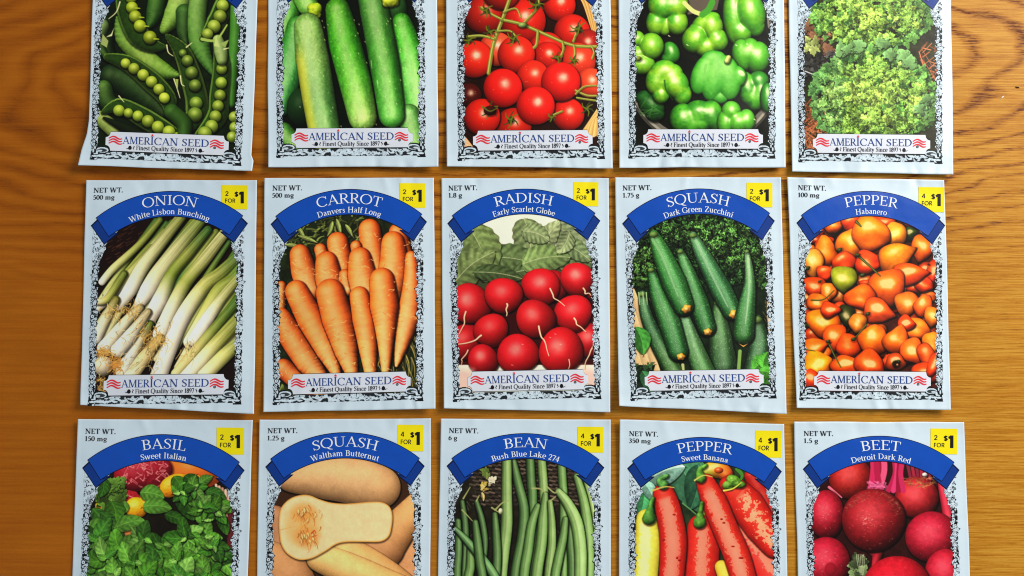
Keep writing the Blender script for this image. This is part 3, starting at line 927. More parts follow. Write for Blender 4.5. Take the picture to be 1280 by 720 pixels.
    @staticmethod
    def path(pts, rad, m):
        p = np.array(pts, float); r = np.array(rad, float) * np.ones(len(p)); n = len(p)
        if n == 1: return p, r
        t = np.linspace(0, n - 1 - 1e-6, m); i = t.astype(int); u = (t - i)[:, None]
        p0, p1, p2, p3 = p[np.maximum(i - 1, 0)], p[i], p[i + 1], p[np.minimum(i + 2, n - 1)]
        q = 0.5 * (2 * p1 + (p2 - p0) * u + (2 * p0 - 5 * p1 + 4 * p2 - p3) * u ** 2 + (3 * p1 - p0 - 3 * p2 + p3) * u ** 3)
        return q, r[i] * (1 - u[:, 0]) + r[i + 1] * u[:, 0]

    def tube(s, pts, rad, col, amb=.38, spec=.35, sharp=16, hi=(1, 1, 1), L=None, sh=.6, cols=None, tex=0.0, texs=(.3, .3), m=22, fn=None, gain=1.12, caps=1.0, bmp=.10, bs=.14):
        """rounded length with changing thickness; cols = colours along it; fn(t, w, X, Y, c) -> c adds its own pattern"""
        k = s.T[2]
        q, r = s.path(s.tr(pts), np.array(rad, float) / k, m)
        R = r.max() + 3
        sl = s.win(q[:, 0].min() - R, q[:, 1].min() - R, q[:, 0].max() + R, q[:, 1].max() + R)
        if sl is None: return
        X, Y = s.X[sl], s.Y[sl]
        best = np.full(X.shape, 1e9); T = np.zeros(X.shape); Wd = np.zeros(X.shape); RR = np.ones(X.shape)
        NX = np.zeros(X.shape); NY = np.zeros(X.shape)
        n = len(q)
        for i in range(n - 1):
            a, b = q[i], q[i + 1]; e = b - a; l2 = e @ e + 1e-9
            u = np.clip(((X - a[0]) * e[0] + (Y - a[1]) * e[1]) / l2, 0, 1)
            dx, dy = X - a[0] - u * e[0], Y - a[1] - u * e[1]
            rr = r[i] * (1 - u) + r[i + 1] * u
            d = np.hypot(dx, dy) - rr
            k_ = d < best
            best = np.where(k_, d, best); RR = np.where(k_, rr, RR)
            NX = np.where(k_, dx, NX); NY = np.where(k_, dy, NY); T = np.where(k_, (i + u) / (n - 1), T)
            sgn = np.sign(e[0] * (Y - a[1]) - e[1] * (X - a[0]))
            Wd = np.where(k_, sgn * np.hypot(dx, dy), Wd)
        RR = np.maximum(RR, .05)
        if sh: s.dark(sl, best - .2, sh, 2.8)
        nx, ny = NX / RR, NY / RR
        h = np.hypot(nx, ny); f = np.minimum(1, .985 / np.maximum(h, 1e-6)); nx, ny = nx * f, ny * f
        nz = np.sqrt(np.clip(1 - nx * nx - ny * ny, 0, 1))
        nx, ny, nz = s.bumps(sl, nx, ny, nz, bmp, bs)
        if cols is not None:
            cs = np.array(cols, float) / 255.0; tt = np.linspace(0, 1, len(cs))
            cc = np.stack([np.interp(T, tt, cs[:, j]) for j in range(3)], -1)
        else:
            cc = np.array(col) / 255.0 * np.ones(X.shape + (1,))
        if tex: cc = cc * (1 + tex * (fbm(X * texs[0], Y * texs[1], 5) - .5))[..., None]
        if fn is not None: cc = fn(T, Wd / RR, X, Y, cc)
        s.put(sl, np.clip(.5 - best / .7, 0, 1), s.shade(nx, ny, nz, cc, amb, spec, sharp, hi, L, gain))

    def line(s, pts, w, col, a=1.0, m=10, taper=True):
        k = s.T[2]
        rad = np.linspace(w, w * .45, len(pts)) if taper else np.full(len(pts), w)
        q, r = s.path(s.tr(pts), rad / k / 2, m)
        R = r.max() + 1.5
        sl = s.win(q[:, 0].min() - R, q[:, 1].min() - R, q[:, 0].max() + R, q[:, 1].max() + R)
        if sl is None: return
        X, Y = s.X[sl], s.Y[sl]
        best = np.full(X.shape, 1e9)
        for i in range(len(q) - 1):
            p, b = q[i], q[i + 1]; e = b - p; l2 = e @ e + 1e-9
            u = np.clip(((X - p[0]) * e[0] + (Y - p[1]) * e[1]) / l2, 0, 1)
            best = np.minimum(best, np.hypot(X - p[0] - u * e[0], Y - p[1] - u * e[1]) - (r[i] * (1 - u) + r[i + 1] * u))
        s.put(sl, np.clip(.5 - best / .8, 0, 1) * a, np.array(col) / 255.0 * np.ones(X.shape + (1,)))

    def leaf(s, cx, cy, ln, wd, rot, col, vein=.18, sh=.55, lite=.25, point=.8, lobed=0.0, nv=7, vcol=None, blunt=.75):
        (cx, cy), k = s.tr((cx, cy)), s.T[2]
        ln, wd = ln / k, wd / k
        sl = s.win(cx - ln, cy - ln, cx + ln, cy + ln)
        if sl is None: return
        x, y = s.X[sl] - cx, s.Y[sl] - cy
        c, n = math.cos(math.radians(rot)), math.sin(math.radians(rot))
        u, v = (x * c + y * n) / ln + .5, -x * n + y * c
        v = v + .12 * wd * np.sin(u * 3.1)
        uc = np.clip(u, 0, 1)
        half = wd * .5 * np.sin(np.pi * uc ** point) ** blunt
        if lobed: half = half * (1 + lobed * np.sin(uc * 40))
        d = np.minimum(half - abs(v), np.minimum(u, 1 - u) * ln * .6 + .2)
        if sh: s.dark(sl, -d - .1, sh, 2.2)
        w = v / np.maximum(half, .3)
        side = np.where(v < 0, 1 + lite, 1 - lite * .6)
        cc = np.array(col) / 255.0 * side[..., None]
        fr = np.abs((uc * nv - abs(w) * 1.2) % 1 - .5)
        puff = sm(.02, .4, fr) - .75
        rt = s.rng.uniform(-.22, .22)
        cc = cc * (1 + vein * puff * (.3 + .7 * sm(.1, .5, abs(w))) - .16 * abs(w) ** 3 + rt * (uc - .5) * 2)[..., None]
        cc = cc * (.78 + .44 * fbm(s.X[sl] * .3, s.Y[sl] * .3, int(abs(cx)) % 50))[..., None]
        vc = np.array(vcol if vcol else [min(255, q * 1.25 + 20) for q in col]) / 255.0
        mid = (1 - sm(.25, .7, abs(v)))[..., None] * .55
        cc = cc * (1 - mid) + vc * mid
        s.put(sl, np.clip(.5 + d / .7, 0, 1), cc)

    def frill(s, cx, cy, r, col, amp=.22, f=6, rim=.5, sh=.45):
        """one crinkled leaflet"""
        (cx, cy), k = s.tr((cx, cy)), s.T[2]
        r = r / k
        sl = s.win(cx - r * 1.5, cy - r * 1.5, cx + r * 1.5, cy + r * 1.5, 4)
        if sl is None: return
        x, y = s.X[sl] - cx, s.Y[sl] - cy
        th = np.arctan2(y, x); ph = s.rng.uniform(0, 6.28, 5)
        o = 1 + amp * np.sin(3 * th + ph[0]) + amp * .7 * np.sin(5 * th + ph[1]) + amp * .5 * np.sin(9 * th + ph[3])
        e = s.rng.uniform(.5, 1.0)
        q = np.hypot(x * np.cos(ph[2]) + y * np.sin(ph[2]), (-x * np.sin(ph[2]) + y * np.cos(ph[2])) / e) / (r * o)
        d = (1 - q) * r
        if sh: s.dark(sl, -d, sh, 1.6)
        qc = np.clip(q, 0, 1)
        b = .86 + rim * .5 * qc ** 2 * (.35 - .65 * np.sin(th + .6)) + .28 * (fbm(s.X[sl] * .8, s.Y[sl] * .8, int(cx)) - .5) + .12 * np.cos(th - ph[4]) * qc
        s.put(sl, np.clip(.5 + d / .7, 0, 1), np.array(col) / 255.0 * b[..., None])

    def ruffle(s, cx, cy, rx, ry, sc=.3, lo=.45, hi=1.25, tint=(1, 1, .6), warp=3.0, soft=.25):
        """curly light-and-dark leaf edges printed over a leafy patch"""
        (cx, cy), k = s.tr((cx, cy)), s.T[2]
        rx, ry = rx / k, ry / k
        sl = s.win(cx - rx, cy - ry, cx + rx, cy + ry)
        if sl is None: return
        X, Y = s.X[sl], s.Y[sl]
        a = 1 - sm(1 - soft, 1, np.hypot((X - cx) / rx, (Y - cy) / ry))
        wx, wy = warp * (fbm(X * .22, Y * .22, 5) - .5) * 4, warp * (fbm(X * .22 + 7, Y * .22 + 3, 8) - .5) * 4
        r1 = 1 - np.abs(2 * vnoise((X + wx) * sc, (Y + wy) * sc, 11) - 1)
        r2 = 1 - np.abs(2 * vnoise((X + wx) * sc * 2.1, (Y + wy) * sc * 2.1, 12) - 1)
        v = .58 * r1 + .42 * r2
        v = sm(.25, .95, v)
        fct = lo + (hi - lo) * v
        c = s.C[sl] * fct[..., None] + (np.clip(v - .75, 0, 1) * .35)[..., None] * np.array(tint)
        s.put(sl, a, c)

    def pillow(s, pts, col, depth=10, amb=.3, spec=.5, sharp=16, hi=(1, 1, 1), L=None, sh=.6, tex=.12, gain=1.15, fn=None, b=.08):
        """plump item of any outline"""
        p = s.tr(pts); depth = depth / s.T[2]
        sl = s.win(p[:, 0].min() - 3, p[:, 1].min() - 3, p[:, 0].max() + 3, p[:, 1].max() + 3)
        if sl is None: return
        d = s.sdf(p, sl)
        u = np.clip(d / depth, 0, 1)
        z = depth * np.sqrt(1 - (1 - u) ** 2)
        for _ in range(28):
            z[1:-1, 1:-1] = .5 * z[1:-1, 1:-1] + .125 * (z[:-2, 1:-1] + z[2:, 1:-1] + z[1:-1, :-2] + z[1:-1, 2:])
        gy, gx = np.gradient(z, s.dy, s.dx)
        nz = 1 / np.sqrt(1 + gx * gx + gy * gy)
        nx, ny, nz = s.bumps(sl, -gx * nz, -gy * nz, nz, b, .14)
        if sh: s.dark(sl, -d, sh, 2.8)
        X, Y = s.X[sl], s.Y[sl]
        cc = np.array(col) / 255.0 * np.ones(X.shape + (1,)) * (1 + tex * (fbm(X * .3, Y * .3, 5) - .5))[..., None]
        if fn: cc = fn(d, X, Y, cc)
        s.put(sl, np.clip(.5 + d / .7, 0, 1), s.shade(nx, ny, nz, cc, amb, spec, sharp, hi, L, gain))

    def sdf(s, p, sl):
        X, Y = s.X[sl], s.Y[sl]
        ins = np.zeros(X.shape, bool); dd = np.full(X.shape, 1e9)
        for i in range(len(p)):
            b, e = p[i], p[(i + 1) % len(p)]
            cr = ((b[1] > Y) != (e[1] > Y))
            ins ^= cr & (X < (e[0] - b[0]) * (Y - b[1]) / (e[1] - b[1] + 1e-12) + b[0])
            v = e - b; u = np.clip(((X - b[0]) * v[0] + (Y - b[1]) * v[1]) / (v @ v + 1e-9), 0, 1)
            dd = np.minimum(dd, np.hypot(X - b[0] - u * v[0], Y - b[1] - u * v[1]))
        return np.where(ins, dd, -dd)

    def poly(s, pts, col, soft=.7, sh=0, tex=0, fn=None, a=1.0):
        p = s.tr(pts)
        sl = s.win(p[:, 0].min() - 3, p[:, 1].min() - 3, p[:, 0].max() + 3, p[:, 1].max() + 3)
        if sl is None: return
        X, Y = s.X[sl], s.Y[sl]
        ins = np.zeros(X.shape, bool); dd = np.full(X.shape, 1e9)
        for i in range(len(p)):
            b, e = p[i], p[(i + 1) % len(p)]
            cr = ((b[1] > Y) != (e[1] > Y))
            ins ^= cr & (X < (e[0] - b[0]) * (Y - b[1]) / (e[1] - b[1] + 1e-12) + b[0])
            v = e - b; u = np.clip(((X - b[0]) * v[0] + (Y - b[1]) * v[1]) / (v @ v + 1e-9), 0, 1)
            dd = np.minimum(dd, np.hypot(X - b[0] - u * v[0], Y - b[1] - u * v[1]))
        d = np.where(ins, dd, -dd)
        if sh: s.dark(sl, -d, sh, 3)
        cc = np.array(col) / 255.0 * np.ones(X.shape + (1,))
        if tex: cc = cc * (1 + tex * (fbm(X * .3, Y * .3, 5) - .5))[..., None]
        if fn: cc = fn(d, X, Y, cc)
        s.put(sl, np.clip(.5 + d / soft, 0, 1) * a, cc)

    def mottle(s, amt, sc, seed=0):
        s.C *= (1 + amt * (fbm(s.X * sc, s.Y * sc, seed) - .5))[..., None]

    def grain(s, amt=.05):
        s.C = np.clip(s.C * (1 + amt * (s.rng.random(s.X.shape) - .5))[..., None], 0, 1)


def smooth_poly(pts, m=6):
    p = np.array(pts, float); n = len(p); out = []
    for i in range(n):
        p0, p1, p2, p3 = p[i - 1], p[i], p[(i + 1) % n], p[(i + 2) % n]
        for u in np.linspace(0, 1, m, endpoint=False):
            out.append(0.5 * (2 * p1 + (p2 - p0) * u + (2 * p0 - 5 * p1 + 4 * p2 - p3) * u ** 2 + (3 * p1 - p0 - 3 * p2 + p3) * u ** 3))
    return out


def pods(p, pts, rad, col, rim, peas, pc, inner=(38, 66, 22)):
    p.tube(pts, [r * 1.12 for r in rad], rim, spec=.2, amb=.5)
    p.tube(pts, [r * .9 for r in rad], inner, spec=0, amb=.75, sh=.3, tex=.4)
    for (x, y, r) in peas:
        c = np.array(pc) * p.rng.uniform(.88, 1.1)
        p.ball(x, y, r, col=c, amb=.45, spec=.45, sharp=12, hi=(.9, .97, .6), sh=.75, L=(-.15, -.6, .78))


def pic_pea(p):
    p.T = (80, 0, 4)
    p.mottle(.8, .12, 3)
    def pod(pts, r, cols, **k): p.tube(pts, r, (0, 0, 0), cols=cols, spec=.22, sharp=8, tex=.22, hi=(.85, .95, .7), **k)
    pod([(480, -120), (455, 60), (425, 130)], [44, 44, 14], [(70, 118, 48), (48, 92, 34), (38, 80, 28)])
    pod([(200, 120), (215, 260), (260, 300)], [40, 40, 20], [(30, 58, 24), (28, 52, 20), (24, 40, 16)])
    pod([(190, 130), (170, 220), (220, 290)], [36, 30, 10], [(120, 150, 96), (70, 110, 44), (40, 70, 26)])
    pod([(640, -160), (590, -20), (555, 70), (500, 150)], [58, 58, 54, 22], [(150, 182, 100), (142, 178, 92), (122, 166, 76), (110, 152, 60)])
    pod([(600, 60), (600, 160), (610, 220)], [40, 36, 14], [(46, 88, 36), (40, 74, 30), (30, 60, 22)])
    pod([(690, -120), (665, 80), (680, 230), (745, 365)], [46, 46, 50, 14], [(112, 152, 84), (106, 154, 76), (84, 138, 60), (62, 112, 46)])
    pod([(240, 380), (330, 420), (430, 500), (500, 570)], [60, 72, 66, 30], [(26, 50, 22), (32, 62, 26), (28, 54, 22), (24, 46, 18)])
    pod([(200, 440), (230, 520), (330, 560)], [40, 44, 30], [(66, 104, 44), (40, 72, 28), (24, 44, 18)])
    pod([(268, 90), (300, 195), (400, 285), (500, 355), (578, 376)], [10, 42, 50, 42, 6], [(80, 128, 50), (112, 156, 66), (134, 172, 78), (108, 156, 60), (90, 134, 52)])
    pods(p, [(300, -90), (312, 40), (368, 170), (440, 225), (512, 236)], [34, 46, 52, 34, 5], (50, 90, 30), (98, 138, 58), [(335, -10, 28), (340, 38, 30), (356, 83, 31), (380, 130, 31), (430, 188, 34)], (142, 166, 44))
    for (x, y) in ((372, 40), (392, 86), (416, 130), (466, 194)): p.line([(x - 14, y), (x + 8, y + 2)], 10, (150, 172, 50))
    pods(p, [(215, 286), (320, 318), (440, 410), (520, 500), (520, 585)], [16, 38, 48, 40, 8], (60, 104, 36), (104, 142, 58), [(308, 317, 25), (350, 343, 28), (396, 375, 29), (438, 409, 29), (475, 447, 28), (502, 490, 27)], (164, 190, 66))
    pods(p, [(516, 180), (590, 260), (640, 400), (665, 540), (615, 650)], [10, 40, 50, 52, 20], (58, 98, 34), (104, 136, 60), [(594, 266, 20), (617, 304, 29), (638, 364, 32), (655, 428, 31), (660, 516, 33), (655, 573, 37)], (104, 134, 52))
    pods(p, [(850, -60), (800, 30), (760, 110), (690, 190)], [40, 44, 42, 10], (54, 96, 34), (106, 148, 66), [(793, 28, 31), (780, 82, 33), (750, 132, 33), (718, 170, 28)], (138, 166, 64))
    p.tube([(856, 40), (856, 200), (838, 400), (835, 520)], [24, 30, 28, 20], (66, 128, 46), spec=.15)
    pods(p, [(770, 200), (788, 330), (775, 480), (765, 580), (680, 690)], [20, 40, 44, 46, 30], (58, 102, 36), (92, 134, 54), [(788, 345, 27), (786, 414, 29), (780, 477, 29), (770, 530, 29), (757, 582, 30), (738, 632, 33), (704, 668, 36)], (134, 164, 60))
    for x, y in ((852, 585), (855, 637), (842, 685)): p.ball(x, y, 28, col=(128, 158, 52), amb=.45, spec=.4, sharp=12)
    p.tube([(770, 200), (785, 260), (790, 300)], [26, 34, 26], (146, 176, 112), spec=.3)
    p.line([(690, 196), (760, 200), (815, 125)], 16, (150, 180, 96))
    p.poly([(760, 180), (778, 235), (750, 230)], (180, 204, 130)); p.poly([(780, 218), (825, 198), (806, 238)], (140, 166, 100))
    p.tube([(180, 590), (240, 640), (330, 720)], [36, 40, 46], (146, 172, 96), spec=.15, tex=.2)
    pods(p, [(195, 560), (280, 530), (400, 590), (500, 650), (590, 700)], [8, 36, 46, 44, 30], (60, 102, 38), (112, 150, 66), [(275, 553, 29), (322, 565, 24), (370, 580, 27), (420, 606, 31), (470, 635, 31), (525, 660, 32), (570, 686, 26)], (150, 178, 60))
    p.tube([(200, 590), (300, 640), (420, 700)], [6, 24, 30], (22, 34, 16), spec=0)
    p.tube([(540, 560), (600, 620), (600, 690)], [40, 40, 30], (52, 92, 34), spec=.1)
    for a in ([(514, 226), (522, 262), (546, 280)], [(582, 380), (588, 420), (602, 430)], [(280, 10), (262, 60), (224, 94)], [(550, 395), (565, 440), (580, 490)], [(612, 236), (640, 214)], [(275, 480), (300, 510)], [(800, 246), (824, 240)]):
        p.line(a, 7, (206, 214, 170))
    p.poly([(250, 140), (240, 180), (210, 186), (236, 170)], (214, 224, 180)); p.poly([(556, 395), (572, 396), (568, 455)], (150, 170, 86))
    p.poly([(194, 170), (222, 205), (214, 238), (184, 220)], (150, 170, 110))


def pic_cucumber(p):
    p.T = (325, 0, 3.274)
    p.mottle(.5, .1, 2)
    rng = p.rng
    def warts(T, W, X, Y, c):
        b = vnoise(X * .8, Y * .8, 14)
        c = c * (1 + .34 * (fbm(X * .28, Y * .10, 4) - .5) + .16 * (vnoise(X * .6, Y * .5, 24) - .5))[..., None]
        c = c + (sm(.45, .0, np.abs(W + .1)) * sm(.25, .9, T) * (.35 + .5 * vnoise(X * .3, Y * .08, 33)) * .34)[..., None] * np.array([.62, .62, .45])
        c = c + ((b > .83) * (b - .83) * 2.0)[..., None] * np.array([.7, .75, .5])
        st_ = .5 + .5 * np.sin(W * 9 + 2 * vnoise(X * .1, Y * .03, 8))
        return c * (1 - .10 * st_[..., None] * np.array([1.1, .5, 1.1]))
    kw = dict(spec=.42, sharp=10, fn=warts, amb=.24, L=(-.25, -.2, .95), hi=(.88, .97, .8))
    p.tube([(130, -90), (110, 60), (80, 250)], [50, 52, 30], 0, cols=[(86, 160, 66), (70, 152, 56), (50, 120, 44)], **kw)
    p.tube([(150, 100), (130, 240), (75, 420)], [36, 60, 60], 0, cols=[(66, 150, 56), (60, 146, 66), (52, 130, 70)], **kw)
    p.ball(170, 440, 60, 80, (24, 56, 26), spec=.1)
    p.tube([(95, 540), (140, 600)], [40, 46], (74, 136, 56), **kw)
    p.tube([(160, -60), (195, 20)], [48, 44], 0, cols=[(110, 190, 80), (120, 186, 84)], **kw)
    p.hf([(226, 42, 26, 32, 30), (214, 30, 18, 18), (236, 60, 14, 16)], (166, 200, 44), spec=.15, tex=.4)
    p.ball(565, 40, 36, 60, (36, 84, 34), spec=.1)
    p.tube([(580, 90), (615, 230), (655, 480)], [38, 56, 54], 0, cols=[(66, 150, 44), (72, 176, 50), (104, 192, 90), (90, 180, 78)], **kw)
    p.tube([(610, 470), (640, 600)], [44, 50], 0, cols=[(110, 176, 96), (74, 140, 60)], **kw)
    p.tube([(430, -160), (470, 50), (510, 260), (540, 470)], [52, 60, 62, 54], 0, cols=[(58, 116, 46), (66, 126, 52), (58, 138, 42), (92, 180, 76)], **kw)
    p.hf([(535, 2, 34, 28), (520, 14, 18, 16), (552, 12, 16, 14)], (178, 196, 56), spec=.2, tex=.4)
    p.tube([(318, 40), (348, 180), (390, 340), (420, 480)], [50, 66, 66, 58], 0, cols=[(74, 150, 40), (62, 158, 32), (88, 176, 52), (156, 204, 110)], **kw)
    def main1(T, W, X, Y, c):
        c = warts(T, W, X, Y, c)
        ye = sm(-.35, -.85, W) if W.mean() > 0 else sm(.35, .85, W)
        left = sm(.2, .75, np.where(W > 0, W, 0)) * sm(.12, .4, T)
        return c * (1 - left[..., None] * .75) + left[..., None] * .75 * np.array([.84, .84, .30])
    kk = dict(kw); kk['fn'] = main1
    p.tube([(196, 108), (215, 240), (240, 400), (268, 560)], [56, 68, 68, 64], 0, cols=[(140, 186, 104), (128, 176, 96), (88, 146, 78), (104, 164, 92)], **kk)
    for _ in range(60):
        x, y = rng.uniform(150, 600), rng.uniform(60, 520)
        p.line([(x, y), (x + 2, y + 4)], 4.5, (206, 224, 170), a=.55)
    for x, y in ((455, 250), (480, 330)): p.line([(x, y), (x + 3, y + 30)], 5, (200, 225, 180), a=.5)


def pic_tomato(p):
    p.T = (550, 0, 3.271)
    p.mottle(.6, .1, 2)
    p.rng = np.random.default_rng(12)
    # basket rim
    for k in range(16):
        o = k * 7
        p.line([(545 + o, -60 + o * .2), (590 + o * .6, 20), (630 + o * .3, 150)], 9, (226 - (k % 3) * 26, 184 - (k % 3) * 26, 118 - (k % 3) * 20), m=12, taper=False)
        p.line([(545 + o, 590 - o * .4), (590 + o * .6, 530 - o * .5), (650, 440 + o)], 9, (232 - (k % 3) * 20, 200 - (k % 3) * 24, 132 - (k % 3) * 20), m=12, taper=False)
        p.line([(60 + o * .5, 520 + o), (110 + o * .4, 570 + o * .5)], 8, (226, 196 - (k % 3) * 20, 140))
    p.ball(100, 445, 24, 32, (196, 196, 78), spec=.3)
    kw = dict(amb=.42, spec=.75, sharp=34, L=(.22, -.42, .88), hi=(1, .93, .85), sh=.7, tex=.06)
    for (x, y, r, c) in ((180, 60, 78, (168, 34, 22)), (340, 85, 92, (196, 34, 22)), (488, 20, 66, (216, 40, 26)), (560, 180, 60, (110, 22, 16)), (250, -40, 80, (180, 34, 22)), (400, -60, 70, (186, 34, 22)), (120, 390, 50, (70, 16, 10)),
                         (540, 132, 74, (200, 36, 24)), (600, 180, 60, (150, 26, 20)), (230, 200, 70, (222, 84, 56)), (140, 242, 76, (214, 42, 26)), (435, 205, 74, (204, 38, 26)), (560, 250, 76, (208, 60, 38)), (440, 230, 60, (196, 36, 24)),
                         (312, 222, 76, (220, 44, 28)), (380, 312, 66, (218, 46, 30)), (615, 340, 62, (220, 74, 46)), (300, 515, 74, (180, 34, 20)), (172, 478, 74, (206, 36, 22)), (524, 468, 66, (208, 38, 26)),
                         (257, 360, 79, (226, 34, 28)), (494, 334, 80, (224, 34, 28)), (391, 432, 78, (226, 34, 28))):
        p.ball(x, y, r, col=c, **kw)
        for _ in range(4):
            p.line([(x + p.rng.uniform(-.5, .6) * r, y + p.rng.uniform(-.6, .4) * r)] * 2, 3, (250, 190, 170), a=.5)
    G = (112, 124, 52)
    for a, w in (([(290, -20), (262, 60), (232, 140), (214, 200), (198, 300)], 15), ([(250, 80), (330, 98), (430, 140), (540, 186), (640, 190)], 13), ([(170, 30), (215, 60), (255, 80)], 10), ([(112, 150), (170, 146), (222, 160)], 11),
                 ([(400, 130), (395, 180), (384, 195)], 12), ([(500, 170), (505, 200), (494, 232)], 10), ([(548, 186), (552, 220), (545, 250)], 10), ([(620, 190), (630, 215), (622, 240)], 8), ([(345, 92), (400, 30), (402, -10)], 9),
                 ([(230, 128), (290, 128), (318, 165)], 8), ([(260, 50), (310, 35), (330, 70)], 7), ([(560, 130), (545, 170)], 10), ([(465, 470), (500, 455)], 8), ([(555, 370), (600, 390), (640, 392)], 9), ([(560, 400), (590, 405), (640, 412)], 8), ([(555, 385), (590, 355), (640, 350)], 7)):
        p.line([(x + 3, y + 5) for x, y in a], w, (60, 30, 16), a=.5)
        p.line(a, w, G, taper=False); p.line([(x - 2, y - 2) for x, y in a], w * .35, (172, 180, 96), taper=False)
    p.ball(338, 103, 18, 11, (130, 160, 90), spec=.2)
    for (x, y, r) in ((188, 42, 32), (205, 130, 28), (300, 160, 34), (392, 22, 34), (478, 235, 24), (566, 118, 38), (546, 248, 22), (202, 450, 38), (290, 490, 36), (118, 165, 30), (600, 445, 30), (455, 480, 18)):
        p.ball(x, y, r * .35, col=(40, 50, 18), spec=.1)
        for k in range(6):
            a = k * 1.05 + p.rng.uniform(0, .7)
            p.line([(x, y), (x + r * .6 * math.cos(a), y + r * .5 * math.sin(a)), (x + r * math.cos(a + .3), y + r * math.sin(a + .3))], 8, (58 + 40 * (k % 2), 74 + 36 * (k % 2), 30))
    p.ball(205, 452, 26, 20, (60, 20, 10), spec=0); p.line([(180, 440), (205, 455), (236, 440)], 7, (90, 100, 44))


def pic_greenpepper(p):
    p.T = (768, 0, 3.275)
    p.mottle(.6, .08, 2)
    # enamel bowl behind
    th = np.linspace(math.radians(20), math.radians(160), 24)
    for r0, c in ((300, (64, 64, 60)), (290, (150, 150, 144)), (280, (104, 104, 100))):
        p.line([(365 + r0 * 1.03 * math.cos(t), 300 + r0 * .98 * math.sin(t)) for t in th], 16, c, m=60, taper=False)
    p.poly([(250, -10), (430, -10), (420, 40), (300, 60)], (92, 86, 80))
    p.line([(88, 60), (130, -10), (210, -60)], 12, (140, 138, 132), taper=False); p.line([(560, -20), (620, 40), (634, 110)], 12, (120, 118, 112), taper=False)
    lt, md, dk = (132, 194, 52), (84, 172, 48), (50, 132, 42)
    kw = dict(amb=.20, spec=.85, sharp=30, L=(.1, -.45, .88), hi=(.96, 1, .88), p=7, hump=1.0, b=.22, bs=.12)
    p.hf([(150, 430, 60, 46, 40), (120, 400, 34, 30), (165, 465, 40, 34)], (36, 92, 36), **{**kw, 'spec': .4}, col2=(24, 70, 30))
    for _ in range(14): p.line([(p.rng.uniform(100, 190), p.rng.uniform(390, 480)), (p.rng.uniform(100, 190), p.rng.uniform(390, 480))], 5, (80, 140, 70), a=.4)
    p.hf([(232, 215, 34, 46, -20), (222, 240, 30, 30)], (58, 140, 44), **kw)
    p.hf([(195, 20, 58, 62), (250, 20, 52, 60), (172, 90, 42, 56, 10), (255, 92, 46, 52), (205, 100, 30, 46)], md, col2=lt, **kw)
    p.hf([(375, 90, 62, 36, -25), (400, 110, 44, 56), (330, 160, 52, 60, 30), (420, 165, 46, 48), (372, 190, 50, 42), (345, 120, 40, 30)], lt, col2=(96, 176, 44), **kw)
    p.hf([(488, 70, 44, 110, -4), (555, 50, 62, 88, -14), (575, 105, 40, 46), (520, 130, 44, 50)], md, col2=(104, 180, 46), **kw)
    p.line([(286, 12), (320, 44), (348, 56)], 18, (196, 210, 138), taper=False); p.line([(360, 60), (385, 40), (400, 10)], 26, (70, 150, 50), taper=False)
    p.hf([(92, 160, 34, 34), (150, 190, 52, 56, 10), (110, 262, 56, 44), (96, 220, 34, 34)], lt, col2=(112, 184, 54), **kw)
    p.ball(98, 240, 12, 10, (120, 140, 50), spec=.1)
    p.hf([(525, 225, 44, 66, -10), (585, 235, 52, 66, 8), (555, 215, 46, 60)], md, **kw)
    p.hf([(545, 365, 44, 76, -18), (590, 330, 42, 40), (600, 385, 46, 60), (575, 410, 40, 44)], md, col2=dk, **kw)
    p.hf([(625, 400, 30, 60)], dk, **kw)
    p.hf([(226, 338, 46, 56), (200, 292, 56, 46, -20), (172, 330, 44, 60, 10), (252, 345, 52, 62, -18), (190, 385, 36, 40), (278, 385, 38, 46), (236, 300, 44, 40)], md, col2=lt, **kw)
    p.line([(205, 330), (212, 370), (240, 410)], 7, (30, 84, 24), a=.7)
    p.hf([(362, 305, 46, 84, 20), (410, 312, 54, 104, 12), (462, 318, 56, 92, -8), (500, 312, 40, 44, -20), (432, 395, 34, 30), (400, 240, 46, 34, -10)], (58, 152, 44), amb=.26, spec=.42, sharp=14, L=(.05, -.42, .9), hi=(.9, 1, .8), p=10, hump=.62, b=.12, bs=.1, col2=(74, 168, 52))
    p.ball(520, 300, 16, 10, (190, 230, 170), rot=40, sh=0, amb=.9, spec=.3)
    p.line([(374, 268), (366, 320)], 12, (110, 190, 90), a=.5)
    p.tube([(462, 250), (468, 236)], [11, 10], (190, 206, 120), spec=.3)
    p.hf([(330, 500, 80, 44), (280, 485, 54, 62), (345, 460, 62, 50), (395, 470, 48, 60), (410, 500, 36, 36), (300, 520, 50, 40)], md, col2=(54, 136, 40), **kw)
    p.hf([(478, 455, 40, 42), (540, 492, 36, 46), (455, 500, 36, 50), (505, 500, 44, 46)], (96, 184, 60), col2=md, **kw)
    for x, y in ((545, 182), (300, 185), (225, 148), (500, 186), (575, 490)): p.line([(x - 3, y - 2), (x + 3, y + 2)], 5, (210, 226, 196), a=.8)


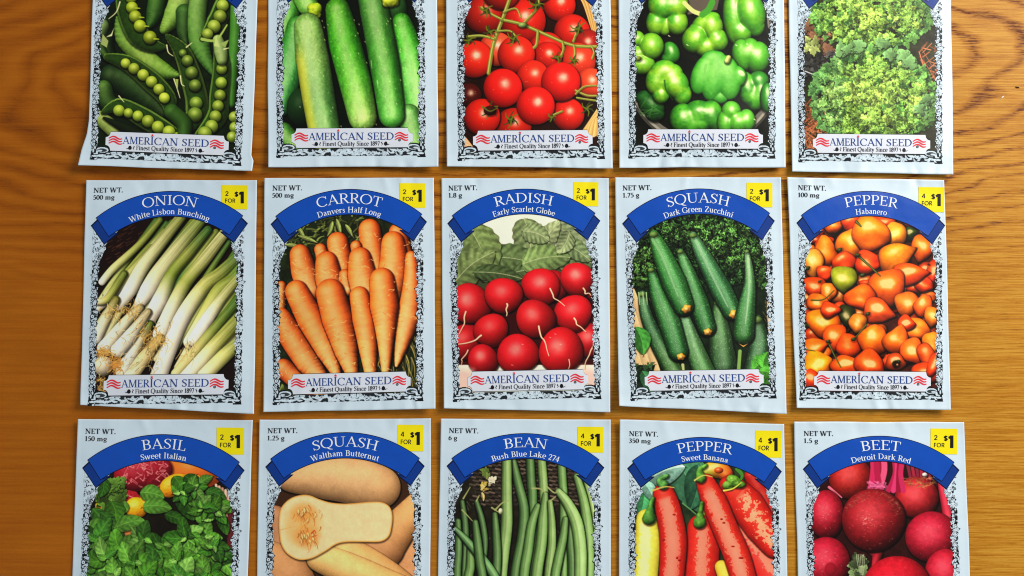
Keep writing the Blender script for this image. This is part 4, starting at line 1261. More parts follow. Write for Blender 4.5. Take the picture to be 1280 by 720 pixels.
def pic_lettuce(p):
    p.T = (980, 0, 3.2)
    rng = p.rng
    p.mottle(1.0, .12, 2)
    for (x0, x1, y0, y1, n) in ((540, 625, 180, 390, 70), (75, 140, 390, 620, 130)):
        for _ in range(n):
            x, y = rng.uniform(x0, x1), rng.uniform(y0, y1); a = rng.choice([.45, 1.15, -.75]) + rng.uniform(-.25, .25); l = rng.uniform(30, 75)
            p.line([(x, y), (x + l * math.cos(a), y + l * math.sin(a))], rng.uniform(2.5, 4.5), np.array([178, 112, 78]) * rng.uniform(.45, 1.2), taper=False)
    # reddish head and bare soil at the side
    for _ in range(26):
        p.frill(rng.uniform(85, 180), rng.uniform(90, 200), rng.uniform(18, 32), np.array([150, 112, 88]) * rng.uniform(.5, 1.1), rim=.5)
    for _ in range(16): p.frill(rng.uniform(90, 140), rng.uniform(155, 215), rng.uniform(10, 20), np.array([170, 190, 120]) * rng.uniform(.6, 1.15), rim=.7)
    for _ in range(70):
        p.frill(rng.uniform(80, 220), rng.uniform(210, 310), rng.uniform(6, 18), np.array([92, 94, 96]) * rng.uniform(.4, 1.2), amp=.3, rim=.3)
    p.line([(85, 285), (130, 300), (170, 292)], 5, (180, 190, 196))
    heads = ((345, 70, 240, 130, 330), (360, 395, 250, 200, 640))
    for hi_, (cx, cy, rx, ry, n) in enumerate(heads):
        items = []
        for _ in range(n):
            a, q = rng.uniform(0, 6.283), math.sqrt(rng.uniform(0.0, 1))
            items.append((q, cx + rx * q * math.cos(a), cy + ry * q * math.sin(a)))
        items.sort(key=lambda t: -t[0] + rng.uniform(-.25, .25))
        for q, x, y in items:
            mixr = rng.random()
            c = np.array([160, 204, 92]) * (1 - q) + np.array([130, 186, 88]) * q
            if mixr < .04: c = np.array([158, 196, 92])
            elif mixr < .2: c = np.array([84, 136, 60])
            if x < 240 and hi_: c = c * .6 + np.array([130, 180, 130]) * .4
            if q > .85 or (260 < y < 300 and 200 < x < 500 and not hi_): c = c * .6 + np.array([70, 126, 80]) * .4
            p.frill(x, y, rng.uniform(11, 25), c * rng.uniform(.82, 1.12), amp=.24, rim=rng.uniform(.5, .9), sh=.34)
        p.ruffle(cx, cy, rx * 1.12, ry * 1.12, sc=.18, lo=.58, hi=1.18, tint=(.8, .95, .7))
    for (x, y, r) in ((480, 215, 34), (500, 250, 30), (400, 180, 26), (300, 185, 30), (240, 200, 30), (545, 440, 30), (580, 400, 24), (430, 225, 26)):
        for _ in range(5): p.frill(x + rng.uniform(-16, 16), y + rng.uniform(-10, 10), r * rng.uniform(.5, .9), np.array([122, 172, 112]) * rng.uniform(.85, 1.15), rim=.6)


def pic_onion(p):
    rng = p.rng
    p.T = (80, 170, 4)
    for _ in range(50):
        x, y = rng.uniform(210, 380), rng.uniform(430, 640)
        p.line([(x, y), (x + 22, y - 12)], 5, (94, 56, 44), a=.6)
    a4 = lambda pts: [(x, y + 680) for x, y in pts]                    # the lower enlargement continues 170 px further down
    def fib(T, W, X, Y, c):
        s_ = vnoise(W * 7 + X * .02, T * 5, 9) + .6 * vnoise(W * 15, T * 3, 19)
        green = sm(.62, .05, T)
        return c * (1 - green[..., None] * (.30 * s_[..., None] - .05))
    Wt = (236, 234, 228)
    G1, G2, G3, DK = (146, 160, 74), (118, 140, 52), (196, 202, 142), (64, 112, 44)
    def stalk(pts, r, cols, **k): p.tube(pts, [q * .98 for q in r], 0, cols=cols, spec=.14, sharp=8, amb=.5, fn=fib, sh=.65, L=(-.45, -.35, .85), **k)
    for k in range(13):
        x0 = 400 + k * 52
        stalk([(x0 + 60, 420 + k * 16), (x0 - 60, 590 + k * 18), (x0 - 200, 800 + k * 20), (x0 - 300, 960 + k * 22)], [13, 16, 18, 18], [DK, G2, G3, (206, 206, 170)])
    stalk([(880, 640), (760, 800)] + a4([(700, 340), (560, 520)]), [20, 24, 26, 20], [DK, (80, 118, 50), (110, 128, 60), (160, 164, 100)])
    stalk([(540, 430), (420, 560), (300, 700)] + a4([(210, 110)]), [14, 17, 18, 16], [DK, G2, G1, G3])
    stalk([(640, 430), (540, 560), (450, 690)] + a4([(380, 110)]), [16, 18, 20, 18], [G2, DK, G1, G3])
    stalk([(760, 480), (660, 620), (580, 720)] + a4([(500, 190)]), [16, 18, 20, 20], [G2, G1, DK, G1])
    stalk([(480, 420), (380, 540), (250, 660), (190, 730)], [16, 18, 20, 18], [G2, G1, G3, Wt])
    stalk([(500, 470), (400, 600), (280, 740)], [14, 18, 18], [G2, G3, (206, 206, 160)])
    stalk([(440, 560), (330, 690)] + a4([(230, 120), (170, 180)]), [20, 24, 26, 20], [G1, (190, 196, 120), Wt, (225, 220, 205)])
    stalk([(590, 400), (480, 540), (390, 660)] + a4([(330, 90), (270, 170)]), [26, 30, 34, 36, 24], [G1, G3, (214, 218, 180), Wt, Wt])
    stalk([(690, 410), (570, 560), (470, 690)] + a4([(420, 90), (370, 170)]), [30, 38, 42, 42, 24], [(120, 150, 60), G3, (206, 208, 170), Wt, Wt])
    stalk([(720, 470), (620, 590), (540, 690)] + a4([(480, 140), (420, 240)]), [22, 28, 30, 40, 36], [DK, G1, G2, Wt, Wt])
    stalk([(800, 490), (700, 620), (610, 730)] + a4([(540, 180), (480, 310)]), [26, 32, 34, 36, 38], [G3, (190, 198, 130), G1, (222, 222, 200), Wt])
    stalk([(900, 580), (780, 690)] + a4([(700, 70), (590, 230), (520, 400), (470, 530)]), [30, 34, 36, 40, 40, 44], [DK, G1, (184, 192, 110), Wt, Wt, Wt])
    stalk([(900, 650), (840, 720)] + a4([(770, 100), (700, 230), (630, 350)]), [30, 34, 36, 38, 34], [(90, 150, 60), G2, G1, (200, 206, 130), (236, 232, 214)])
    stalk(a4([(890, 10), (790, 130), (720, 230), (650, 340)]), [20, 26, 32, 34], [(150, 166, 80), G3, Wt, Wt])
    stalk(a4([(880, 130), (780, 250), (680, 370), (560, 510)]), [26, 26, 28, 26], [(70, 120, 40), (104, 130, 50), (168, 170, 100), (206, 200, 150)])
    stalk(a4([(890, 220), (780, 340), (690, 440), (600, 540)]), [34, 36, 36, 36], [(130, 150, 60), (176, 184, 100), (226, 224, 190), Wt])
    stalk(a4([(890, 340), (800, 420), (700, 520)]), [30, 36, 36], [(130, 150, 70), (190, 196, 120), (226, 222, 190)])
    # lower bulbs at the left
    stalk(a4([(300, 10), (220, 130), (170, 150)]), [20, 20, 14], [G2, (170, 176, 90), (226, 220, 190)])
    stalk(a4([(260, 140), (210, 230), (160, 330)]), [22, 26, 30], [(150, 150, 70), (214, 210, 180), Wt])
    stalk(a4([(430, 260), (360, 370), (290, 500)]), [20, 30, 34], [G2, (214, 210, 180), Wt, Wt])
    stalk(a4([(380, 180), (300, 260), (200, 380)]), [22, 28, 36], [(206, 196, 150), (226, 220, 196), Wt])
    stalk(a4([(420, 200), (330, 320), (270, 390)]), [20, 34, 38], [(206, 196, 150), Wt, Wt])
    stalk(a4([(480, 330), (400, 430), (330, 530)]), [22, 34, 36], [(200, 176, 110), (216, 200, 150), (230, 224, 206)])
    p.ball(195, 1150, 46, 50, (230, 222, 204), spec=.15)
    def roots(cx, cy, n, rx, ry, dirx, diry, c=(206, 172, 104)):
        for _ in range(n):
            x, y = cx + rng.normal(0, rx * .5), cy + rng.normal(0, ry * .5)
            l = rng.uniform(20, 60); b = rng.uniform(-22, 22, 2)
            p.line([(x, y), (x + dirx * l * .5 + b[0], y + diry * l * .5 + b[1] * .4), (x + dirx * l + b[1], y + diry * l + b[0])], rng.uniform(2, 4), np.array(c) * rng.uniform(.62, 1.16), m=8)
    roots(235, 870, 36, 60, 44, .1, .8); roots(345, 860, 40, 70, 50, -.1, .8); roots(425, 970, 60, 70, 70, -.2, .9, (196, 158, 84)); roots(440, 1080, 36, 60, 90, -.2, .9, (212, 186, 124))
    roots(500, 1010, 20, 30, 30, .2, .9); roots(625, 1060, 36, 34, 44, -.2, .9, (220, 196, 140)); roots(195, 1080, 40, 50, 36, -.3, .4, (222, 176, 104)); roots(255, 1135, 46, 46, 50, 0, .5, (222, 170, 92))
    roots(350, 1120, 40, 90, 50, -.3, .6, (214, 196, 150)); roots(185, 1250, 30, 26, 60, 0, .6, (212, 180, 110)); roots(300, 1000, 16, 60, 40, .2, .6, (220, 200, 150))
    roots(255, 1140, 60, 26, 34, .2, .2, (206, 150, 80)); roots(190, 1080, 50, 34, 20, .3, .2, (216, 170, 96))


def pic_carrot(p):
    p.T = (320, 215, 2.323)
    rng = p.rng
    p.mottle(1.0, .15, 2)
    # feathery tops and straw
    for _ in range(150):
        x, y = rng.uniform(60, 300), rng.uniform(120, 250)
        a = rng.uniform(-.9, .9) - (1.2 if rng.random() < .5 else 0); l = rng.uniform(10, 34)
        p.line([(x, y), (x + l * math.cos(a) * .5, y + l * math.sin(a) * .5 - 2), (x + l * math.cos(a), y + l * math.sin(a))], rng.uniform(2, 6), np.array([112, 128, 70]) * rng.uniform(.35, 1.25))
    for (x, y, l, r) in ((130, 175, 60, 60), (150, 195, 60, 20), (240, 160, 50, 75), (215, 165, 46, 110), (270, 170, 40, 60), (110, 215, 50, 10)):
        p.leaf(x, y, l, 12, r, (120, 136, 80), vein=.1)
    for _ in range(110):
        x, y = rng.uniform(330, 480), rng.uniform(430, 680); l = rng.uniform(30, 80); a = rng.uniform(.7, 1.6)
        p.line([(x, y), (x + l * .5 * math.cos(a) - 4, y + l * .5 * math.sin(a)), (x + l * math.cos(a + .3), y + l * math.sin(a + .3))], rng.uniform(2, 5), np.array([150, 142, 84]) * rng.uniform(.3, 1.15))
    for _ in range(30):
        x, y = rng.uniform(60, 110), rng.uniform(560, 680)
        p.line([(x, y), (x + rng.uniform(-20, 20), y + rng.uniform(5, 30))], rng.uniform(3, 8), np.array([110, 124, 70]) * rng.uniform(.4, 1.2))
    def ringsf(T, W, X, Y, c):
        s_ = vnoise(T * 46 + .6 * np.abs(W), W * 1.1 + T * 3, 6)
        c = c * (1 + .15 * (s_ - .5))[..., None]
        return c * (1 + .14 * (fbm(X * .2, Y * .2, 3) - .5))[..., None]
    def car(pts, r, tone=1.0, pale=0):
        base = np.array([250, 118, 46]); tip = np.array([246, 158, 90])
        cs = [base * tone, base * tone * .97, (base * .5 + tip * .5) * tone, tip * tone]
        p.tube(pts, r, 0, cols=cs, fn=ringsf, spec=.52, sharp=6, amb=.24, hi=(1, .84, .68), L=(-.46, -.26, .85), sh=.8, gain=1.2)
        q, rr = p.path(pts, r, 20)
        for _ in range(int(9 + len(pts) * 2)):
            i = rng.integers(1, 18); o = rng.uniform(-.95, .95); d = q[i + 1] - q[i]; d = d / (np.hypot(*d) + 1e-9); nn = np.array([-d[1], d[0]])
            a = q[i] + nn * rr[i] * o; b = a + nn * rng.uniform(-16, 16) + d * rng.uniform(-5, 10)
            p.line([a, (a + b) / 2 + d * rng.uniform(-3, 5), b], 1.8, (250, 206, 142) if rng.random() < .75 else (196, 104, 40), a=.8)
    car([(330, 168), (340, 250), (352, 330)], [32, 36, 30], .98)
    car([(237, 205), (245, 260), (250, 310)], [31, 34, 28], .98)
    car([(290, 215), (294, 240)], [16, 16], .95)
    car([(412, 175), (424, 230), (430, 280)], [26, 28, 24], .9); car([(398, 205), (400, 280), (385, 350)], [33, 44, 40], 1.02)
    car([(128, 240), (140, 290), (155, 340)], [30, 38, 36], .93); car([(187, 225), (195, 250)], [18, 20], .92)
    car([(205, 262), (212, 310), (222, 360)], [32, 40, 36], .97); car([(258, 300), (264, 340)], [18, 20], .9)
    car([(302, 250), (308, 300), (318, 350)], [32, 42, 40], .99)
    car([(74, 330), (70, 400)], [14, 16], .82)
    car([(450, 245), (452, 330), (440, 430), (408, 562)], [16, 26, 34, 5], .96)
    car([(80, 570), (130, 610), (190, 640)], [28, 30, 20], .84); car([(130, 480), (170, 560), (200, 600)], [20, 22, 10], .72)
    car([(74, 420), (105, 480), (150, 550), (196, 610)], [26, 38, 36, 18], .93)
    car([(118, 348), (160, 430), (205, 520), (240, 600)], [34, 40, 30, 8], 1.0)
    car([(216, 352), (238, 430), (262, 520), (285, 610)], [42, 46, 34, 10], .98)
    car([(300, 360), (314, 430), (326, 520), (334, 610)], [28, 34, 26, 12], 1.02)
    car([(366, 314), (373, 390), (376, 480), (376, 600)], [36, 42, 26, 7], 1.03)


def pic_radish(p):
    p.T = (545, 215, 2.322)
    rng = p.rng
    s = p
    # pale paper backdrop
    p.poly([(40, 320), (470, 320), (470, 560), (40, 560)], (52, 12, 14), soft=1)
    p.poly([(50, 300), (470, 295), (470, 345), (50, 350)], (60, 70, 48))
    def lf(x, y, l, w, r, c, **k): p.leaf(x, y, l, w, r, np.array(c) * [.96, 1.0, 1.06], vein=.26, lite=.08, vcol=(196, 206, 170), nv=6, point=.75, lobed=.035, blunt=.55, **k)
    lf(395, 200, 150, 84, 40, (128, 140, 104)); lf(262, 205, 140, 96, 85, (128, 144, 98)); lf(330, 190, 110, 60, -60, (150, 162, 118))
    lf(230, 262, 170, 84, 10, (96, 114, 72)); lf(300, 285, 160, 56, -6, (84, 102, 64)); lf(410, 262, 130, 80, 10, (104, 122, 80))
    lf(120, 235, 178, 118, 70, (116, 134, 82)); lf(110, 278, 150, 96, -38, (112, 128, 80)); lf(180, 300, 140, 50, 8, (72, 88, 54)); lf(400, 230, 110, 60, 30, (120, 138, 96))
    lf(320, 258, 140, 84, -8, (120, 142, 88)); lf(290, 185, 80, 60, 20, (138, 154, 108)); lf(370, 205, 70, 50, 120, (136, 150, 108))
    kw = dict(amb=.34, spec=.8, sharp=15, hi=(.98, .60, .58), L=(-.28, -.5, .82), tex=.10, texs=.35, sh=.75)
    R = (208, 28, 42)
    for (x, y, r, c) in ((470, 335, 40, (150, 20, 28)), (84, 492, 52, (180, 26, 38)), (446, 488, 50, (170, 22, 34)), (340, 330, 46, (170, 22, 34)), (100, 382, 60, (198, 30, 42)), (410, 312, 50, R), (304, 332, 55, R), (196, 358, 54, (206, 30, 42)),
                         (398, 410, 55, R), (289, 426, 57, (188, 28, 38)), (160, 460, 50, (196, 30, 40)), (137, 545, 45, (186, 26, 38)), (238, 528, 60, (206, 28, 42)), (363, 518, 66, (206, 28, 40))):
        p.ball(x, y, r, r * .98, col=c, wob=((.03, 3, x), (.03, 2, y)), **{**kw, 'spec': rng.uniform(.45, .9), 'L': (rng.uniform(-.4, -.1), rng.uniform(-.6, -.35), .82)})
    for (x0, x1) in ((50, 106), (424, 478)):      # pale backdrop at the foot of the heap
        p.poly([(x0, 566), (x1, 575), (x1, 660), (x0, 660)], (222, 184, 182), soft=12)
    tl = (238, 206, 178)
    for a, w in (([(88, 405), (84, 440), (66, 470)], 8), ([(204, 382), (205, 398), (203, 416)], 9), ([(330, 340), (344, 368), (372, 388)], 8), ([(428, 336), (432, 352), (448, 360)], 8), ([(402, 424), (410, 442), (436, 462)], 9),
                 ([(298, 448), (308, 478), (318, 500), (330, 532)], 9), ([(132, 474), (110, 490), (64, 500)], 9), ([(460, 500), (442, 530), (428, 572)], 7), ([(386, 545), (385, 572)], 5), ([(90, 515), (76, 545), (72, 560)], 6)):
        a = [(x + rng.uniform(-3, 3), y + rng.uniform(-2, 2)) for x, y in a]; a = [a[0]] + [((a[k][0] + a[k + 1][0]) / 2 + rng.uniform(-4, 4), (a[k][1] + a[k + 1][1]) / 2 + rng.uniform(-4, 4)) if j == 0 else a[k + 1] for k in range(len(a) - 1) for j in (0, 1)]
        p.line([(x + 2, y + 2) for x, y in a], w * .6, (110, 12, 18), a=.5); p.line(a, w * .55, tl, m=18)
    for x, y in ((330, 480), (360, 500), (250, 500), (220, 560), (345, 470)): p.line([(x, y), (x + 4, y + 1)], 2.5, (250, 190, 180), a=.7)


def pic_zucchini(p):
    p.T = (763, 215, 2.322)
    rng = p.rng
    p.mottle(.8, .12, 2)
    # wicker at the sides
    for sx, pts in ((1, [(60, 340), (95, 430), (130, 560), (150, 620)]), (-1, [(462, 330), (452, 400), (466, 560), (470, 620)])):
        for k in range(12):
            p.line([(x - sx * k * 6 + 6, y) for x, y in pts], 7, np.array([222, 194, 150]) * (1 - .06 * (k % 4)), taper=False, m=14)
    for _ in range(120):
        x, y = (rng.uniform(62, 120) if rng.random() < .6 else rng.uniform(440, 465)), rng.uniform(360, 580)
        p.line([(x, y), (x + 5, y + 8)], 2.5, (176, 144, 100), a=.5)
    # curly parsley
    def pars(n, x0, x1, y0, y1, c):
        for _ in range(n):
            p.frill(rng.uniform(x0, x1), rng.uniform(y0, y1), rng.uniform(4, 10), np.array(c) * rng.uniform(.3, 1.2), amp=.3, f=5, rim=.7)
    pars(600, 60, 470, 120, 330, (50, 92, 48)); pars(260, 250, 410, 140, 270, (84, 134, 70)); pars(120, 60, 140, 225, 330, (84, 130, 66)); pars(80, 150, 240, 150, 200, (76, 124, 64)); pars(90, 400, 470, 220, 330, (66, 110, 56))
    p.ruffle(265, 230, 250, 140, sc=.42, lo=.22, hi=1.5, tint=(.3, .45, .3), warp=2)
    p.ball(462, 232, 9, 20, (196, 160, 130), spec=0)
    p.poly([(62, 560), (130, 560), (120, 600), (60, 660)], (24, 40, 24))
    def skin(T, W, X, Y, c):
        n = vnoise(X * 1.1, Y * 1.1, 31)
        st_ = .5 + .5 * np.sin(W * 8 + 1.3 * vnoise(X * .08, Y * .03, 5))
        c = c * (1 - .22 * st_ + .12 * (fbm(X * .3, Y * .3, 6) - .5))[..., None]
        return c + ((n > .80) * .16)[..., None] * np.array([.8, 1, .7])
    def z(pts, r, c0, c1, c2, tip=None, tr=12, rot=0):
        p.tube(pts, r, 0, cols=[c0, c1, c2], fn=skin, spec=.42, sharp=10, amb=.26, hi=(.74, .9, .78), L=(-.05, -.3, .95), sh=.8, gain=1.15)
        if tip:
            p.ball(tip[0], tip[1], tr, tr * .8, (232, 172, 70), rot=rot, spec=.2, sh=.4, wob=((.12, 5, 1),)); p.ball(tip[0], tip[1] + 1, tr * .45, col=(240, 196, 120), sh=0, spec=0)
        (x, y), q = pts[0], r[0]
        p.ball(x, y, q * .9, q * .6, (104, 136, 72), spec=.1, sh=.3)
    D, Mi, Lg = (34, 92, 46), (44, 112, 54), (78, 142, 84)
    z([(425, 430), (432, 500), (418, 580)], [18, 30, 32], (40, 72, 44), (58, 100, 70), (48, 84, 56))
    z([(312, 380), (318, 470), (328, 560)], [12, 32, 42], (60, 104, 56), (66, 108, 66), (40, 74, 44))
    z([(214, 415), (240, 500), (275, 590)], [12, 26, 34], (100, 150, 112), (84, 132, 86), (70, 124, 68))
    z([(92, 356), (105, 420), (140, 500), (190, 590)], [12, 18, 24, 28], (84, 128, 90), (40, 84, 52), (64, 104, 52))
    for x in (82, 94, 104): p.line([(x, 350), (x + 3, 385)], 4, (150, 186, 140))
    z([(118, 285), (140, 360), (172, 440), (196, 520)], [11, 25, 32, 30], Mi, (60, 124, 66), D, (205, 536), 12)
    z([(203, 232), (228, 300), (256, 380), (280, 452)], [10, 22, 29, 26], Lg, (52, 116, 60), D, (283, 464), 12)
    z([(126, 182), (150, 240), (184, 320), (212, 388)], [14, 28, 36, 30], (72, 142, 72), (62, 138, 70), (40, 104, 48), (221, 397), 14, -30)
    z([(240, 185), (272, 250), (320, 340), (352, 402)], [12, 24, 32, 28], (96, 156, 110), (58, 120, 76), D, (358, 412), 14, -40)
    z([(396, 232), (404, 320), (392, 410), (386, 470)], [7, 16, 29, 32], (120, 164, 120), (64, 128, 76), (38, 92, 42))
    p.poly([(372, 498), (386, 508), (400, 498), (386, 504)], (214, 166, 80))
    p.line([(122, 196), (152, 250), (196, 360)], 9, (150, 200, 150), a=.5); p.line([(248, 200), (290, 290), (340, 390)], 9, (160, 204, 170), a=.5); p.line([(400, 250), (402, 340), (392, 440)], 8, (180, 214, 180), a=.5)
    p.line([(376, 520), (372, 575)], 10, (120, 160, 90), taper=False); p.line([(210, 560), (214, 590)], 9, (170, 180, 130))
    p.leaf(84, 490, 84, 56, 75, (60, 124, 56), vein=.12, nv=4)
    for (x, y, l) in ((440, 560, 66), (455, 600, 60), (450, 545, 50), (455, 585, 50)): p.leaf(x, y, l, l * .8, rng.uniform(-80, 20), (72, 142, 56), vein=.12, lobed=.12)
    pars(40, 62, 120, 560, 600, (60, 96, 60)); p.leaf(105, 610, 70, 40, 70, (60, 120, 80), vein=.1)


def pic_habanero(p):
    p.T = (978, 215, 2.3227)
    rng = p.rng
    p.mottle(.7, .1, 2)
    def pep(x, y, rx, ry, c, rot=None, sp=.62):
        """a lantern-shaped pepper: broad shoulders, drawn-in tip, soft ribs"""
        c = np.array(c) * [1.02, .90, .52] if c[0] > 150 and c[1] < 165 else np.array(c) * [1, .92, .7]
        if ry >= rx: R_, r_, base = ry, rx, 90
        else: R_, r_, base = rx, ry, 0
        rot = base + rng.uniform(-28, 28) + (180 if rng.random() < .35 else 0) if rot is None else rot
        p.ball(x, y, R_ * .98, r_ * .98, c * rng.uniform(.9, 1.1), rot=rot, amb=.24, spec=sp, sharp=16, hi=(1, .92, .74), L=(-.12, -.42, .9), wob=((.05, 3, rng.uniform(0, 6)), (.035, 5, rng.uniform(0, 6))),
               sh=.8, gain=1.18, tex=.16, texs=.3, b=.16, bs=.2, taper=rng.uniform(.22, .42), ribs=rng.uniform(.34, .55))
    OR, RD, YO = (240, 124, 40), (222, 76, 28), (246, 156, 52)
    for _ in range(110):        # the heap underneath
        pep(rng.uniform(62, 448), rng.uniform(135, 600), rng.uniform(18, 32), rng.uniform(18, 28), np.array(RD if rng.random() < .6 else OR) * rng.uniform(.55, .95))
    for a in ((150, 150, 34, 26, OR), (200, 145, 30, 24, RD), (290, 145, 40, 22, RD), (370, 178, 22, 20, (40, 66, 20)), (405, 222, 32, 40, OR), (437, 290, 16, 44, (214, 70, 36)), (125, 225, 32, 46, (238, 134, 46)), (90, 265, 28, 44, (244, 176, 92)),
              (324, 180, 36, 34, (246, 170, 56)), (195, 205, 40, 42, (240, 144, 44)), (260, 180, 58, 52, (242, 138, 40)), (125, 292, 26, 22, RD), (176, 262, 36, 30, (226, 80, 32)), (250, 262, 40, 34, (224, 74, 30)), (92, 332, 38, 30, (226, 84, 34)),
              (132, 352, 22, 32, (216, 130, 66)), (332, 245, 58, 40, (244, 156, 46)), (410, 325, 30, 24, RD), (372, 296, 52, 32, (236, 96, 34)), (178, 312, 38, 40, (150, 176, 52)), (305, 335, 54, 54, (240, 116, 34)), (225, 364, 48, 36, (238, 108, 30)),
              (105, 378, 34, 26, OR), (360, 385, 36, 38, (236, 136, 62)), (410, 386, 28, 34, (230, 112, 54)), (436, 420, 26, 30, (224, 140, 60)), (280, 405, 48, 36, (226, 96, 42)), (186, 418, 24, 34, (44, 56, 20)), (115, 435, 52, 42, (244, 132, 32)), (140, 400, 30, 22, RD),
              (218, 440, 26, 30, (228, 150, 78)), (390, 455, 42, 32, (240, 132, 48)), (360, 440, 26, 24, RD), (152, 480, 34, 40, (230, 98, 32)), (190, 502, 36, 38, (236, 92, 26)), (265, 484, 44, 46, (244, 126, 34)), (334, 486, 38, 44, (242, 126, 38)), (434, 498, 26, 36, YO),
              (378, 522, 34, 40, (236, 112, 48)), (420, 535, 24, 40, (228, 94, 40)), (95, 508, 40, 28, (236, 112, 32)), (104, 560, 46, 44, (250, 158, 34)), (190, 562, 50, 28, (234, 98, 30)), (255, 556, 46, 38, (226, 92, 34)), (330, 552, 30, 26, (196, 84, 44)),
              (420, 585, 50, 30, (226, 84, 30)), (80, 600, 30, 30, RD), (440, 560, 20, 40, RD)):
        pep(*a)
    G = (52, 64, 22)
    for a, w in (([(216, 240), (250, 270), (284, 302)], 9), ([(84, 372), (120, 370), (150, 344)], 5), ([(244, 444), (222, 470), (208, 486)], 5), ([(132, 492), (150, 530), (170, 568)], 6), ([(62, 445), (78, 446)], 10), ([(215, 145), (228, 158)], 10), ([(65, 515), (95, 520)], 4)):
        p.line(a, w, G); p.line([(x - 1, y - 1) for x, y in a], w * .35, (110, 124, 60))
    for x, y, r in ((166, 226, 9), (220, 242, 8), (232, 300, 10), (248, 412, 9), (206, 486, 9), (132, 492, 8), (66, 446, 8), (330, 556, 16), (72, 280, 10), (108, 318, 6)):
        p.hf([(x, y, r * .75, r * .6), (x + r * .4, y - r * .3, r * .45, r * .4)], (42, 58, 20), spec=.2, sh=.3)
    p.ball(330, 558, 9, col=(30, 14, 8), spec=0); p.ball(334, 560, 4, col=(150, 90, 50), sh=0)


